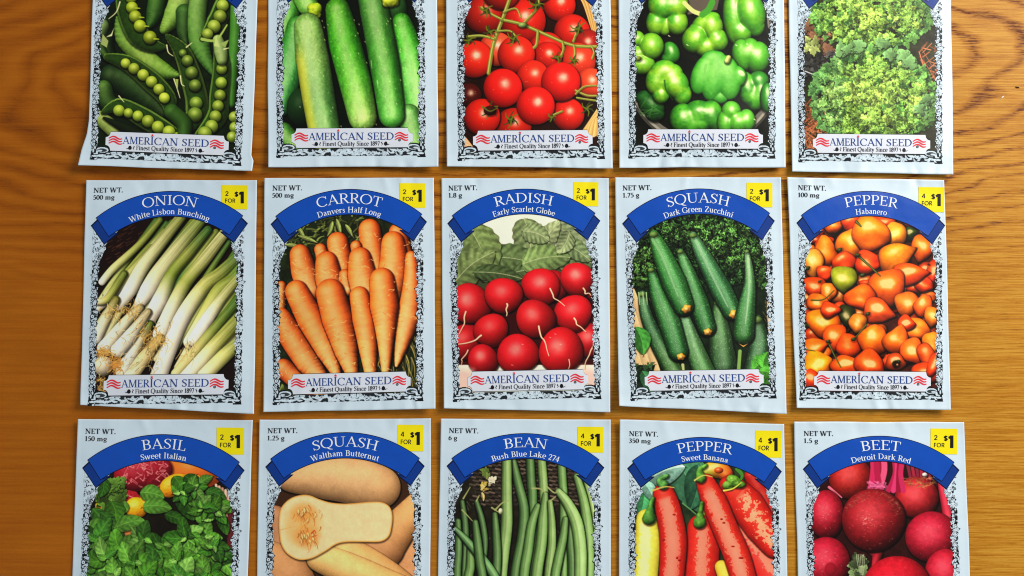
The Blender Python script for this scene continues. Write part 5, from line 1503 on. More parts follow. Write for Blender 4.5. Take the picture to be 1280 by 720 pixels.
def pic_basil(p):
    p.T = (85, 515, 3.5125)
    rng = p.rng
    p.mottle(.8, .08, 2)
    p.ball(560, 250, 130, 90, (226, 120, 50), spec=.15, amb=.55)
    p.hf([(330, 265, 130, 80, -10), (290, 290, 70, 60), (390, 300, 70, 50, -20)], (146, 26, 48), spec=.15, amb=.5)
    for _ in range(46):
        x, y = rng.uniform(230, 430), rng.uniform(210, 330)
        p.line([(x, y), (x + rng.uniform(-24, 24), y + rng.uniform(-14, 14)), (x + rng.uniform(-30, 30), y + rng.uniform(-24, 24))], rng.uniform(3, 6), (224, 150, 160), a=.75)
    p.poly([(208, 330), (300, 350), (350, 410), (240, 395)], (170, 40, 56), tex=.5, sh=.4); p.line([(215, 335), (262, 365), (330, 395)], 7, (220, 130, 140))
    p.hf([(470, 320, 70, 46, -20), (540, 310, 60, 40), (440, 345, 40, 30)], (240, 164, 30), spec=.35, amb=.5)
    p.hf([(300, 420, 50, 46), (340, 400, 36, 30), (180, 410, 60, 26), (150, 415, 30, 20)], (244, 178, 30), spec=.4, amb=.5)
    for _ in range(60):
        p.frill(rng.uniform(120, 250), rng.uniform(300, 420), rng.uniform(12, 26), np.array([104, 150, 66]) * rng.uniform(.5, 1.1), rim=.6)
    for k in range(7): p.line([(650 + k * 14, 320 + k * 8), (665 + k * 9, 400 + k * 14)], 11, (226 - 20 * (k % 3), 190 - 24 * (k % 3), 178 - 24 * (k % 3)), taper=False)
    for k in range(6): p.line([(650 + k * 12, 560 + k * 12), (690 + k * 6, 720 + k * 10)], 12, (222 - 18 * (k % 3), 178 - 20 * (k % 3), 140), taper=False)
    p.poly([(700, 400), (730, 400), (735, 640), (700, 600)], (90, 36, 44))
    p.ball(275, 540, 60, 30, (176, 110, 60), spec=.1)
    gl = [(78, 136, 48), (94, 152, 64), (56, 108, 38), (66, 122, 50), (112, 164, 84)]
    for _ in range(160):
        x, y = rng.uniform(90, 680), rng.uniform(560, 1060)
        p.leaf(x, y, rng.uniform(70, 130), rng.uniform(50, 84), rng.uniform(0, 360), np.array(gl[rng.integers(5)]) * rng.uniform(.35, .8), vein=.1, nv=4)
    L_ = [(150, 330, 90, 50, 100, 2), (135, 470, 110, 60, 60, 3), (245, 420, 60, 34, 100, 1),
          (370, 366, 110, 70, 12, 1), (392, 420, 130, 66, 4, 1), (470, 470, 100, 50, 25, 2), (490, 335, 120, 66, 65, 0), (548, 312, 100, 56, 40, 2), (605, 300, 70, 40, -30, 1), (520, 420, 130, 84, 60, 2), (572, 392, 110, 70, 20, 1),
          (650, 365, 100, 50, 24, 3), (622, 455, 130, 66, -16, 1), (690, 420, 70, 50, 40, 0), (680, 500, 90, 46, 65, 2), (198, 440, 104, 80, 80, 0), (175, 480, 100, 50, 55, 3), (270, 492, 140, 64, -14, 1), (132, 535, 130, 100, 6, 1), (595, 525, 80, 50, 60, 2),
          (432, 500, 84, 54, -20, 1), (484, 530, 110, 70, -70, 4), (380, 540, 90, 50, 20, 0), (170, 600, 140, 110, -10, 0), (120, 600, 100, 80, 30, 2), (340, 570, 140, 90, 10, 0), (430, 585, 110, 70, 200, 1), (340, 600, 110, 74, 70, 4), (255, 645, 130, 66, -18, 1), (250, 595, 90, 50, 60, 2), (410, 640, 100, 84, 40, 1),
          (470, 665, 110, 60, -25, 4), (490, 600, 90, 54, 10, 0), (575, 585, 130, 72, 6, 1), (535, 640, 110, 60, -60, 0), (650, 612, 76, 70, 30, 1), (320, 680, 120, 80, 75, 0), (180, 690, 130, 80, 60, 2), (580, 680, 120, 70, -60, 1), (630, 670, 110, 64, 75, 4), (430, 710, 130, 80, 10, 0), (120, 680, 100, 70, 100, 3), (500, 730, 120, 70, -20, 2), (230, 740, 130, 80, 10, 1), (660, 720, 90, 60, 60, 0)]
    def rosette(x, y, L, n=5, g=None, tone=1.0):
        a0 = rng.uniform(0, 360)
        for ring, (k, q) in enumerate(((n, 1.0), (3, .5))):
            for i in range(k):
                a = a0 + ring * 40 + i * 360 / k + rng.uniform(-16, 16)
                l = L * q * rng.uniform(.8, 1.15)
                cx, cy = x + math.cos(math.radians(a)) * l * .48, y + math.sin(math.radians(a)) * l * .42
                c = np.array(gl[rng.integers(5) if g is None else g]) * rng.uniform(.68, 1.06) * tone * (1.08 if ring else 1)
                p.leaf(cx, cy, l, l * rng.uniform(.56, .72), a, c * 1.08, vein=.20, nv=5, lite=.07, blunt=.62, point=.78, sh=.6)
    for (x, y, l, w, r, g) in L_[:20]:
        p.leaf(x, y, l * .98, w * 1.1, r, np.array(gl[g]) * rng.uniform(.72, 1.0), vein=.20, nv=5, lite=.07, blunt=.62, point=.78)
    for (x, y, L) in ((130, 560, 84), (230, 600, 74), (660, 650, 70), (120, 690, 84), (600, 560, 66), (330, 560, 70), (420, 590, 76), (520, 545, 66), (170, 640, 80), (560, 640, 72), (290, 660, 76), (480, 650, 74), (640, 590, 56), (390, 690, 76), (210, 720, 80), (610, 710, 72), (510, 730, 76), (320, 740, 80), (545, 345, 62), (640, 440, 58), (590, 420, 50), (495, 350, 48)):
        rosette(x, y, L * 1.3)
    for _ in range(50):
        p.leaf(rng.uniform(100, 670), rng.uniform(780, 1060), rng.uniform(90, 140), rng.uniform(60, 84), rng.uniform(0, 360), np.array(gl[rng.integers(5)]) * rng.uniform(.7, 1), vein=.12, nv=4)


def pic_butternut(p):
    p.T = (315, 515, 3.51)
    rng = p.rng
    def sk(T, W, X, Y, c):
        return c * (1 + .12 * (fbm(X * .1, Y * .1, 3) - .5) + .08 * (vnoise(X * .9, Y * .9, 4) - .5))[..., None]
    kw = dict(fn=sk, spec=.12, sharp=5, amb=.5, L=(-.1, -.5, .85), sh=.8, hi=(1, .93, .8))
    p.tube([(100, 470), (120, 560), (90, 640)], [60, 70, 60], (168, 118, 86), **kw)
    p.tube([(720, 560), (700, 700), (720, 820)], [60, 84, 80], 0, cols=[(196, 140, 96), (190, 134, 92), (170, 116, 80)], **kw)
    p.tube([(740, 410), (650, 500), (560, 590)], [66, 74, 110], 0, cols=[(216, 164, 108), (206, 152, 98), (190, 136, 92)], **kw)
    p.tube([(170, 290), (330, 288), (480, 310), (560, 330)], [60, 96, 104, 92], 0, cols=[(200, 156, 112), (210, 168, 124), (208, 166, 122), (200, 156, 110)], **kw)
    p.tube([(60, 640), (150, 720), (200, 860)], [80, 110, 120], 0, cols=[(196, 142, 94), (190, 136, 92), (170, 120, 80)], **kw)
    p.tube([(420, 640), (560, 730), (700, 860)], [90, 96, 110], 0, cols=[(226, 176, 112), (216, 164, 104), (200, 146, 92)], **kw)
    p.tube([(300, 640), (440, 700), (620, 800)], [62, 74, 96], 0, cols=[(240, 196, 128), (238, 190, 122), (226, 176, 110)], **kw)
    for k in range(8): p.ball(rng.uniform(150, 600), rng.uniform(860, 1040), rng.uniform(80, 130), rng.uniform(60, 100), (206, 154, 102), spec=.1, amb=.5, rot=rng.uniform(0, 90))
    out = [(118, 480), (126, 425), (160, 385), (205, 366), (250, 365), (300, 384), (350, 398), (420, 402), (520, 394), (570, 396), (604, 416), (616, 455), (612, 505), (600, 545), (566, 568), (500, 570), (420, 570), (370, 580), (320, 612), (262, 642), (205, 648), (155, 622), (128, 580), (120, 530)]
    def cut(d, X, Y, c):
        e = sm(2.4, .2, d)[..., None]
        n = fbm(X * .2, Y * .2, 6)[..., None]
        return (c * (1 + .10 * (n - .5))) * (1 - e) + e * np.array([.86, .62, .30])
    p.poly(smooth_poly(out), (240, 208, 166), sh=.6, fn=cut)
    for (x, y, rx, ry, c) in ((224, 498, 78, 96, (232, 178, 112)), (228, 445, 50, 36, (224, 156, 84)), (240, 545, 52, 44, (222, 150, 80))):
        t = np.linspace(0, 6.283, 20, endpoint=False)
        p.poly(np.stack([x + rx * np.cos(t), y + ry * np.sin(t)], 1), c, soft=11, a=.8)
    for (cx, cy, n, rx, ry) in ((232, 448, 46, 52, 34), (240, 545, 54, 52, 44)):
        for _ in range(n):
            x, y = cx + rng.normal(0, rx * .48), cy + rng.normal(0, ry * .48); a = rng.uniform(.9, 2.2); l = rng.uniform(14, 34)
            p.line([(x, y), (x + l * .5 * math.cos(a) + 3, y + l * .5 * math.sin(a)), (x + l * math.cos(a), y + l * math.sin(a))], rng.uniform(3, 6), np.array([216, 142, 70]) * rng.uniform(.72, 1.2))
        for _ in range(9):
            p.leaf(cx + rng.normal(0, rx * .4), cy + rng.normal(0, ry * .4), rng.uniform(18, 28), rng.uniform(8, 11), rng.uniform(60, 120), (236, 186, 120), vein=0, sh=.2, lite=.05, vcol=(244, 208, 150))
    p.line([(262, 532), (274, 520), (280, 532)], 7, (190, 74, 44)); p.line([(262, 548), (286, 540)], 5, (196, 90, 50))
    p.line([(124, 518), (160, 508), (200, 500)], 4, (226, 168, 100))


def pic_bean(p):
    p.T = (545, 515, 3.513)
    rng = p.rng
    p.mottle(.9, .12, 2)
    for r in range(12):
        for c in range(18):
            p.line([(150 + c * 28 + (r % 2) * 14, 215 + r * 17), (172 + c * 28 + (r % 2) * 14, 220 + r * 17)], 8, np.array([112, 98, 92]) * rng.uniform(.4, 1.0), taper=False)
    for _ in range(80):
        x, y = rng.uniform(90, 600), rng.uniform(300, 560)
        p.line([(x, y), (x + rng.uniform(-30, 30), y + rng.uniform(-30, 30))], rng.uniform(2, 5), np.array([110, 112, 84]) * rng.uniform(.3, .8))
    def bk(T, W, X, Y, c):
        c = c * (1 + .20 * (fbm(X * .18, Y * .06, 3) - .5))[..., None]
        return c * (1 - .18 * sm(.22, .05, np.abs(W - .15)))[..., None]
    def bean(pts, r, c, tail=1):
        p.tube(pts, [q * 1.1 for q in r], 0, cols=[np.array(c) * .92, c, np.array(c) * 1.02, np.array(c) * .96], fn=bk, spec=.3, sharp=7, amb=.34, hi=(.86, .94, .8), L=(.28, -.25, .9), sh=.8)
    A, B, D, E_ = (122, 160, 98), (98, 142, 82), (72, 112, 64), (58, 94, 54)
    bean([(115, 395), (128, 520), (120, 740), (110, 1060)], [10, 15, 17, 18], E_)
    bean([(96, 480), (98, 600), (92, 740), (100, 1060)], [12, 15, 16, 16], D)
    bean([(412, 200), (418, 320), (424, 420), (420, 1060)], [17, 18, 19, 19], D); bean([(462, 200), (470, 300), (476, 400)], [17, 18, 18], A)
    bean([(550, 220), (556, 320), (560, 420), (560, 1060)], [17, 17, 16, 16], B)
    bean([(660, 300), (684, 400), (692, 520), (690, 1060)], [14, 18, 18, 18], (150, 190, 116)); bean([(600, 430), (590, 520), (600, 700), (600, 1060)], [14, 18, 20, 20], D)
    bean([(340, 220), (362, 320), (386, 430), (376, 560), (345, 730), (330, 1060)], [13, 18, 20, 20, 19, 19], D)
    bean([(178, 395), (200, 470), (214, 560), (212, 640)], [10, 13, 13, 10], E_)
    bean([(310, 200), (310, 350), (310, 500), (294, 640), (286, 760), (280, 1060)], [19, 21, 23, 23, 22, 22], A)
    bean([(258, 450), (264, 540), (268, 640), (262, 760), (250, 1060)], [11, 16, 17, 17, 17], D)
    bean([(150, 600), (150, 680), (140, 760), (140, 1060)], [14, 18, 19, 19], B)
    bean([(84, 512), (130, 560), (190, 630), (250, 710), (290, 800)], [8, 14, 18, 18, 18], (90, 140, 90))
    bean([(172, 485), (182, 570), (192, 660), (206, 760), (220, 1060)], [12, 17, 18, 19, 19], D)
    bean([(446, 415), (420, 490), (404, 600), (384, 740), (370, 1060)], [13, 18, 20, 20, 19], B)
    bean([(480, 362), (470, 470), (462, 580), (440, 740), (430, 1060)], [11, 20, 22, 22, 22], (112, 154, 92))
    bean([(500, 396), (508, 480), (508, 590), (492, 740), (480, 1060)], [11, 15, 17, 17, 17], A)
    bean([(568, 470), (556, 560), (536, 650), (520, 760), (515, 1060)], [12, 17, 19, 19, 19], B)
    bean([(618, 285), (646, 380), (664, 490), (672, 620), (672, 1060)], [14, 18, 21, 21, 20], (118, 162, 96))
    bean([(538, 350), (580, 405), (618, 490), (634, 610), (634, 740), (634, 1060)], [14, 21, 25, 25, 24, 24], (140, 184, 116))
    for a, w in (([(422, 335), (460, 338), (480, 355)], 8), ([(490, 330), (520, 355), (535, 345)], 8), ([(120, 380), (150, 330)], 7), ([(178, 390), (190, 365)], 7), ([(260, 430), (290, 400), (318, 388)], 8), ([(115, 430), (160, 478)], 7), ([(500, 392), (525, 372)], 8), ([(245, 420), (275, 440)], 8)):
        p.line(a, w, (150, 160, 110))
    for (x, y, q, c) in ((208, 318, 18, (206, 190, 96)), (214, 340, 14, (190, 170, 90)), (205, 330, 12, (226, 214, 140)), (245, 298, 18, (226, 224, 204)), (238, 312, 12, (206, 206, 184)), (252, 306, 9, (240, 238, 224)), (215, 262, 22, (104, 132, 66)), (228, 276, 14, (130, 150, 84))): p.frill(x, y, q, c, amp=.25, rim=.4)
    p.leaf(205, 372, 40, 16, 80, (170, 160, 110)); p.ball(284, 436, 10, 14, (206, 214, 180), sh=0)


def pic_banana(p):
    p.T = (768, 515, 3.511)
    rng = p.rng
    p.mottle(.8, .1, 2)
    p.leaf(300, 300, 330, 190, 60, (66, 122, 96), vein=.10, nv=3, lite=.2, vcol=(150, 190, 160)); p.leaf(230, 270, 170, 120, -20, (130, 178, 170), vein=.06, nv=3, vcol=(190, 214, 200)); p.leaf(350, 330, 200, 120, 100, (48, 98, 76), vein=.1, nv=3)
    p.leaf(120, 400, 150, 60, 100, (66, 140, 96), vein=.08); p.leaf(150, 350, 110, 60, 60, (120, 170, 160), vein=.05)
    p.tube([(410, 260), (455, 250), (490, 270)], [34, 40, 30], 0, cols=[(170, 180, 60), (236, 158, 50), (226, 110, 44)], spec=.4); p.ball(458, 256, 20, 14, (214, 90, 34), sh=0)
    p.line([(300, 400), (360, 450)], 8, (90, 140, 90)); p.ball(400, 440, 14, 26, (200, 196, 80), spec=.2)
    p.tube([(600, 280), (650, 360), (700, 460)], [30, 44, 40], (178, 34, 30), spec=.3)
    def skin(T, W, X, Y, c):
        return c * (1 + .16 * (fbm(X * .25, Y * .25, 3) - .5))[..., None]
    def glare(side, w0, w1, c2, rag=.45, t0=.08, t1=.97, seed=3):
        def f(T, W, X, Y, c):
            c = skin(T, W, X, Y, c)
            n = rag * (fbm(X * .22, Y * .22, seed) - .5) + .3 * (vnoise(X * .7, Y * .7, seed + 1) - .5)
            k = sm(w1, w1 - .18, np.abs(W - side) + n) * sm(t0 - .05, t0 + .05, T) * sm(t1 + .03, t1 - .03, T)
            return c * (1 - k[..., None]) + k[..., None] * np.array(c2) / 255.0 * (1 + .12 * (n[..., None]))
        return f
    kw = dict(amb=.5, spec=.2, sharp=10, L=(-.1, -.3, .95), sh=.75, hi=(1, .8, .7))
    p.tube([(520, 500), (600, 590), (680, 700), (760, 860)], [50, 76, 80, 70], (206, 44, 42), fn=glare(-.3, 0, .42, (228, 110, 96), seed=12), **kw)
    p.tube([(510, 330), (580, 410), (640, 500), (700, 590)], [54, 78, 72, 50], (190, 38, 30), fn=glare(-.05, 0, .40, (236, 140, 112), rag=1.5, t0=.2, seed=7), **kw)
    p.tube([(140, 470), (146, 560), (138, 700), (120, 900)], [44, 56, 54, 50], (222, 214, 84), fn=glare(.2, 0, .5, (232, 226, 150), seed=15), **kw)
    p.tube([(376, 505), (385, 580), (380, 700), (370, 1000)], [54, 76, 76, 60], (194, 40, 32), fn=glare(0, 0, .46, (208, 108, 92), rag=.7, seed=9), **kw)
    p.tube([(470, 680), (495, 740)], [30, 36], (222, 190, 70), **kw)
    p.tube([(400, 310), (440, 400), (490, 520), (540, 640), (580, 800), (600, 1000)], [40, 56, 56, 58, 56, 50], (194, 42, 32), fn=glare(.1, 0, .6, (212, 112, 96), rag=.35, seed=21), **kw)
    p.tube([(216, 362), (236, 430), (258, 560), (250, 720), (230, 1000)], [48, 56, 60, 56, 50], (192, 40, 32), fn=glare(.05, 0, .62, (208, 108, 94), rag=.35, seed=5), **kw)
    for (x, y) in ((470, 470), (480, 486), (555, 640), (520, 590), (262, 450), (285, 650), (275, 640), (215, 560)): p.ball(x, y, rng.uniform(5, 10), rng.uniform(3, 6), (170, 30, 26), sh=0, spec=.1)
    p.hf([(525, 304, 36, 26, 30), (500, 322, 26, 20), (548, 318, 26, 16)], (100, 156, 54), spec=.2, tex=.5, b=1.0); p.line([(480, 345), (520, 336), (556, 310)], 8, (206, 214, 90))
    p.line([(540, 250), (560, 275), (556, 295)], 20, (70, 130, 50))
    p.tube([(215, 320), (200, 300), (230, 280)], [22, 13, 9], (90, 156, 80), spec=.1, tex=.6, bmp=.25); p.line([(168, 345), (220, 328), (262, 332)], 7, (190, 180, 100))
    p.tube([(380, 290), (375, 255), (400, 235)], [22, 12, 8], (96, 160, 66), spec=.1, tex=.6, bmp=.25); p.line([(352, 300), (390, 278), (430, 285)], 7, (190, 190, 96))
    p.tube([(168, 380), (158, 420), (152, 466)], [9, 12, 30], (80, 142, 62), spec=.1, tex=.6, bmp=.25)
    p.tube([(384, 400), (376, 445), (374, 484)], [8, 11, 28], (90, 148, 60), spec=.1, tex=.6, bmp=.25)


def pic_beet(p):
    p.T = (985, 515, 3.51)
    rng = p.rng
    p.mottle(.6, .1, 2)
    kw = dict(spec=.42, sharp=7, amb=.30, hi=(1, .55, .60), L=(-.25, -.42, .86), sh=.85, tex=.28, texs=.28, b=.13, bs=.2)
    def specks(x, y, r, n, c=(236, 170, 160)):
        for _ in range(n):
            a, q = rng.uniform(0, 6.28), rng.uniform(0, .9) ** .7
            u, v = x + r * q * math.cos(a), y + r * q * math.sin(a)
            p.line([(u, v), (u + rng.uniform(-9, 9), v + rng.uniform(-4, 4))], rng.uniform(1.5, 3), c, a=.45)
    p.ball(275, 290, 96, 92, (164, 34, 32), **kw); p.line([(180, 330), (235, 375)], 12, (220, 110, 140))
    for k in range(6): p.line([(520 + k * 20, 210), (540 + k * 16, 300)], 14, (120 + 30 * (k % 2), 40, 66), taper=False)
    p.ball(600, 275, 12, 9, (220, 214, 220), spec=0)
    p.ball(565, 375, 96, 92, (168, 34, 44), **kw)
    for _ in range(90):
        x, y = rng.uniform(500, 640), rng.uniform(286, 330)
        p.line([(x, y), (x + rng.uniform(-20, 20), y + rng.uniform(-5, 12))], rng.uniform(3, 7), np.array([176, 124, 82]) * rng.uniform(.5, 1.2), a=.6)
    p.tube([(675, 320), (700, 430), (720, 560)], [18, 26, 22], (172, 30, 60), **{k: v for k, v in kw.items() if k not in ('tex', 'texs', 'b')})
    p.ball(168, 450, 78, 108, (166, 24, 50), **kw); specks(168, 450, 70, 26)
    p.ball(630, 548, 116, 112, (168, 24, 54), **kw); specks(630, 560, 90, 30, (230, 120, 140))
    for k, (x0, x1) in enumerate(((372, 362), (398, 386), (420, 402), (388, 402))): p.line([(x0, 200), (x0 + 2, 260), (x1, 335)], 26, ((186, 44, 96), (140, 22, 58), (206, 84, 130), (160, 30, 76))[k], taper=False)
    for k in range(4): p.line([(464 + k * 14, 200), (470 + k * 8, 270), (440 + k * 22, 345)], 22, ((170, 32, 84), (196, 60, 116), (140, 20, 60), (180, 44, 96))[k], taper=False)
    for k in range(26): p.line([(345 + rng.uniform(0, 90), 318 + rng.uniform(-14, 10)), (345 + rng.uniform(0, 90), 336 + rng.uniform(-8, 14))], rng.uniform(5, 10), np.array([206, 100, 150]) * rng.uniform(.6, 1.2), a=.7)
    p.ball(168, 660, 104, 112, (174, 24, 54), **kw); specks(180, 680, 80, 40); p.ball(186, 690, 26, 30, (140, 24, 44), spec=0, sh=0, amb=.8)
    for _ in range(14): p.frill(rng.uniform(285, 335), rng.uniform(620, 720), rng.uniform(14, 28), np.array([120, 146, 104]) * rng.uniform(.5, 1.2), rim=.5)
    for k in range(5): p.line([(300 + k * 8, 625), (306 + k * 7, 670), (318 + k * 3, 715)], 4, (206, 214, 190), a=.6)
    p.tube([(378, 590), (390, 630), (376, 680)], [40, 22, 9], (170, 36, 54), spec=.1)
    p.ball(375, 474, 140, 138, (146, 26, 38), wob=((.012, 3, 1),), **{**kw, 'spec': .34})
    for _ in range(170):
        a = rng.uniform(-2.9, -.25); q = 1 - abs(rng.normal(0, .16))
        x, y = 375 + 132 * q * math.cos(a), 474 + 130 * q * math.sin(a)
        p.line([(x, y), (x + rng.uniform(-14, 14), y + rng.uniform(-3, 8))], rng.uniform(2, 6), np.array([150, 100, 82]) * rng.uniform(.6, 1.2), a=.4)
    specks(375, 490, 120, 50, (226, 150, 140)); specks(340, 470, 30, 26, (246, 200, 190))
    
    p.ball(690, 700, 88, 100, (176, 26, 54), **kw)
    p.ball(478, 770, 150, 138, (186, 24, 46), **{**kw, 'spec': .12}); specks(478, 740, 110, 24, (236, 110, 120))
    for k in range(8): p.ball(rng.uniform(120, 700), rng.uniform(880, 1060), rng.uniform(80, 120), col=(186, 32, 52), **kw)


def photo_print(pk, parent, painter, bgc, seed, contrast=.26):
    st = 0.6
    xs = np.arange(345.6, 527.6, st); ys = np.arange(262.0, 494.6, st)
    U, V = np.meshgrid(xs, ys)
    px = apply_h(pk.H, np.stack([U, V], -1))
    pic = Pic(px[..., 0], px[..., 1], bgc, seed)
    painter(pic)
    pic.C = np.clip(pic.C, 0, 1); pic.C = pic.C + contrast * (pic.C * pic.C * (3 - 2 * pic.C) - pic.C)
    pic.grain(.05)
    ex = (U - CX) / 89.6; ey = np.clip((340 - V) / 77.0, 0, 2)
    keep = (ex ** 2 + ey ** 2 < 1) & (np.abs(U - CX) < 90)
    v = pk.drape_px(px, 0.00005).reshape(-1, 3)
    c = np.clip(lin(np.clip(pic.C, 0, 1)) / fall(pk.q[:, 0].mean()), 0, 0.9).reshape(-1, 3)
    v, f, c = compact(v, grid_faces(*U.shape, keep=keep), c)
    mk('photo_print', v, f, M['print'], parent, cols=c)


TAILS = CT + [CB[1], CB[0]]
TIPS = CTIP + [CB[1], CB[0]]


def low(tl, tr, k=1.0):
    pass


PACKETS = [
    # name label, corners TL TR BR BL, marks (two upper, border lower right, lower left), which marks, painter, background, texts, sticker box
    dict(label='seed packet with open pea pods, its crumpled lower edge flaring out at the corner', q=[(118.5, -72), (324, -72), (313.5, 213.3), (109.5, 206)], m=[(133.8, 9.5), (295.5, 11), (300.5, 205), (113.8, 197)], pic=pic_pea, bg=(16, 28, 12), row=0,
         flare=[(0, [0, .80, .86, .93, 1], [0, 0, -2, -8, -12]), (1, [0, .86, .93, .955, 1], [0, 0, -.5, 2.5, 1.0])], lift=2.0),
    dict(label='seed packet with long green cucumbers side by side, no title in view', q=[(335.5, -78), (545, -79), (547.5, 207.7), (335.5, 208.5)], m=[(360.5, 3.8), (518.5, 3.4), (530.8, 193.8), (346.3, 195)], pic=pic_cucumber, bg=(10, 14, 8), row=0),
    dict(label='seed packet with ripe red tomatoes on a green vine in a straw basket', q=[(557.5, -77), (761.5, -76), (765.5, 210), (558.8, 207.5)], m=[(586.3, 3.8), (740.8, 8.0), (755, 196.3), (573, 198.8)], pic=pic_tomato, bg=(34, 14, 8), row=0),
    dict(label='seed packet with glossy green bell peppers heaped in a dark bowl', q=[(773.5, -77), (979.5, -77), (981.8, 208.8), (774.5, 209.3)], m=[(801.8, 5), (957.5, 4), (968, 195.8), (786.3, 195.8)], pic=pic_greenpepper, bg=(14, 16, 12), row=0),
    dict(label='seed packet with frilly light green lettuce heads on straw', q=[(985.5, -70), (1187.5, -68), (1191.5, 217.5), (990.5, 213.8)], m=[(1011.3, 11.3), (1165.5, 12.5), (1176.8, 202.5), (998.8, 200.5)], pic=pic_lettuce, bg=(44, 46, 28), row=0),
    dict(label='seed packet of white bunching onions with green stalks and hairy roots', q=[(108, 225.5), (320.5, 225.5), (317, 517), (100.5, 505.8)], m=[(120, 272), (304.3, 269.5), (300.5, 503), (110.5, 505)], pic=pic_onion, bg=(26, 14, 12), row=1,
         t=('ONION', 67, 'White Lisbon Bunching', 100), w=('500 mg', 27), s=((277.5, 231.3, 309.5, 261.3), '2'), lift=1.9),
    dict(label='seed packet of fat orange carrots with a yellow price square', q=[(330.8, 223), (542, 222.5), (543.8, 510.5), (329.3, 514.5)], m=[(344.5, 270), (528, 267.5), (528, 498.8), (341.8, 503.8)], pic=pic_carrot, bg=(30, 40, 22), row=1,
         t=('CARROT', 80, 'Danvers Half Long', 79), w=('500 mg', 27), s=((499.5, 228.8, 531.8, 259.5), '2')),
    dict(label='seed packet of round scarlet radishes under green leaves on a white ground', q=[(552, 223), (760.5, 223), (762.5, 515), (555, 510)], m=[(565, 269.3), (744.5, 266.3), (750.5, 496.3), (567, 500)], pic=pic_radish, bg=(232, 230, 226), row=1,
         t=('RADISH', 73, 'Early Scarlet Globe', 79), w=('1.8 g', 17.8), s=((716.8, 227.5, 748, 257.5), '2')),
    dict(label='seed packet of dark green zucchini lying on curly parsley', q=[(769.3, 222), (975.8, 222), (983, 517), (774.3, 507)], m=[(783.3, 269.5), (962.5, 266.3), (969.5, 495.5), (789, 498.8)], pic=pic_zucchini, bg=(20, 36, 22), row=1,
         t=('SQUASH', 79, 'Dark Green Zucchini', 88.5), w=('1.75 g', 21.5), s=((933, 228.3, 965.5, 258.8), '2'), lift=1.9),
    dict(label='seed packet of wrinkled orange habanero peppers, narrow and slightly tilted', q=[(984.3, 221.8), (1180, 225.5), (1188.3, 512), (996.3, 509.5)], m=[(1001.3, 268.8), (1175.8, 272), (1177.5, 499.5), (1000, 498)], pic=pic_habanero, bg=(66, 24, 10), row=1,
         t=('PEPPER', 68, 'Habanero', 40.5), w=('100 mg', 28.5), s=((1148, 233.8, 1180.3, 265), '4')),
    dict(label='seed packet of basil leaves with red radicchio and yellow peppers behind', q=[(97.5, 524.3), (315.5, 525.5), (305.5, 833), (87, 829)], m=[(109.5, 574.5), (300, 577.5), (294, 820), (98.5, 816)], pic=pic_basil, bg=(26, 22, 16), row=2,
         t=('BASIL', 52, 'Sweet Italian', 55), w=('150 mg', 27), s=((270.8, 534.3, 305, 568), '2')),
    dict(label='seed packet with a tan butternut cut open to show its seeds', q=[(324.5, 525), (538, 523.3), (537, 828), (320.5, 826)], m=[(338, 573.3), (525, 572.5), (524.5, 811), (332.3, 811)], pic=pic_butternut, contrast=.04, bg=(54, 34, 22), row=2,
         t=('SQUASH', 79, 'Waltham Butternut', 83), w=('1.25 g', 21.6), s=((496.8, 530.8, 529.5, 563.8), '4')),
    dict(label='seed packet of slim green bush beans hanging before a dark basket', q=[(551.3, 523.8), (763, 525), (763, 828), (546.5, 825)], m=[(564.5, 572.5), (749.5, 574.5), (750, 811), (558, 808)], pic=pic_bean, bg=(30, 28, 22), row=2,
         t=('BEAN', 52.5, 'Bush Blue Lake 274', 83.5), w=('6 g', 11), s=((722, 533.3, 754.3, 565.5), '4')),
    dict(label='seed packet of long red banana peppers and one yellow pepper', q=[(775, 525), (980, 530.5), (986, 832), (773.5, 826)], m=[(790, 575.8), (971.3, 579.5), (975.3, 812), (786.3, 809)], pic=pic_banana, bg=(36, 54, 34), row=2,
         t=('PEPPER', 68, 'Sweet Banana', 58.5), w=('350 mg', 28), s=((944, 538, 976.5, 571.8), '4')),
    dict(label='seed packet of dark red beets with magenta stems', q=[(993, 527.5), (1205, 528), (1216, 832), (1000.5, 829)], m=[(1009.3, 576.3), (1193, 577.5), (1202, 813), (1012.6, 812)], pic=pic_beet, bg=(44, 16, 16), row=2,
         t=('BEET', 48.5, 'Detroit Dark Red', 74), w=('1.5 g', 18.3), s=((1163, 535.5, 1196.3, 567.5), '2')),
]


def build_packet(i, d):
    pk = Packet(d['q'], d['m'], TAILS if d['row'] == 0 else TIPS, 100 + i, puff=d.get('puff', 1.6), lift=d.get('lift', 1.5), flare=d.get('flare'))
    e = bpy.data.objects.new('seed_packet', None)
    e.location = pk.o
    e.empty_display_size = 0.02
    COL.objects.link(e)
    e['label'] = d['label']; e['category'] = 'seed packet'; e['group'] = 'seed packets laid out in rows on the table'
    pk.envelope(e)
    photo_print(pk, e, d['pic'], d['bg'], 50 + i, d.get('contrast', .26))
    border_print(pk, e)
    if 't' in d:
        pk.banner(e, *d['t'])
        pk.weight(e, *d['w'])
        pk.sticker(e, *d['s'])
    else:
        pk.banner(e)
    pk.label(e)


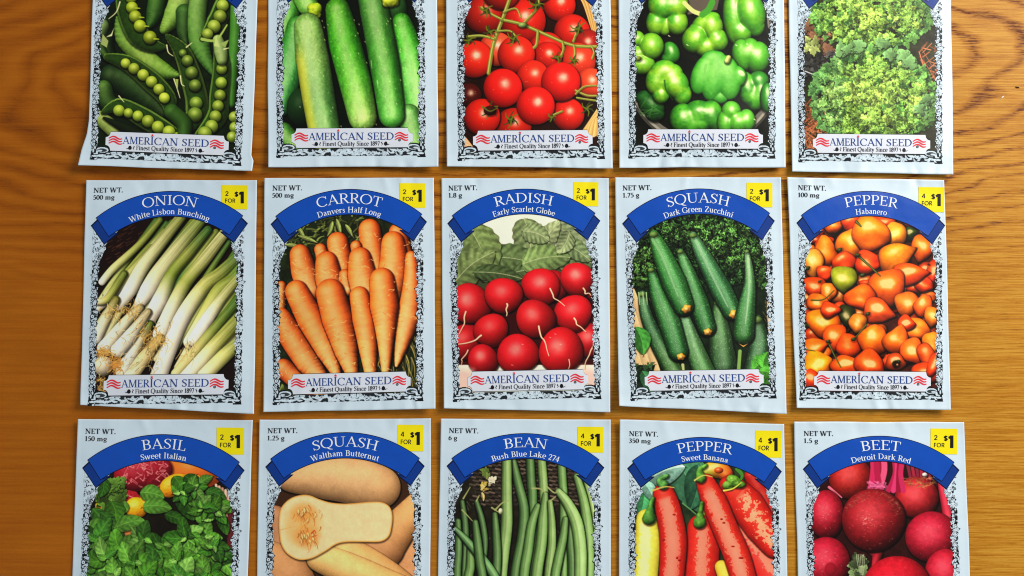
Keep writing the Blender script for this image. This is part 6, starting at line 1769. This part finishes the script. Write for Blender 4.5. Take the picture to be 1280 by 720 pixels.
def build_flecks():
    """two tiny crumbs on the wood"""
    for (px, py, dx, dy, w, c, lab, nm) in ((1252.7, 121.7, 3.2, -2.4, 1.1, (0.8, 0.74, 0.62, 1), 'tiny pale fleck of chaff on the bare wood', 'chaff_fleck'), (1271.5, 109.2, 3.0, 1.0, .8, (0.06, 0.03, 0.02, 1), 'tiny dark splinter on the bare wood beside the pale fleck', 'splinter')):
        c0 = back(px, py, 0)
        a = np.array([dx, -dy, 0]) * PX * 1.0; n = np.array([dy, dx, 0]); n = n / np.linalg.norm(n) * w * PX
        h = 0.0006
        base = [-a, n, a, -n]
        v = [b + [0, 0, 0.00004] for b in base] + [b * .55 + [0, 0, h] for b in base]
        f = [[3, 2, 1, 0], [4, 5, 6, 7]] + [[k, (k + 1) % 4, 4 + (k + 1) % 4, 4 + k] for k in range(4)]
        o = mk(nm, np.array(v), f, flat_mat('fleck_' + nm, c, rough=.7), smooth=False)
        o.location = c0
        o['label'] = lab; o['category'] = 'crumb'


for i_, d_ in enumerate(PACKETS):
    build_packet(i_, d_)
build_flecks()
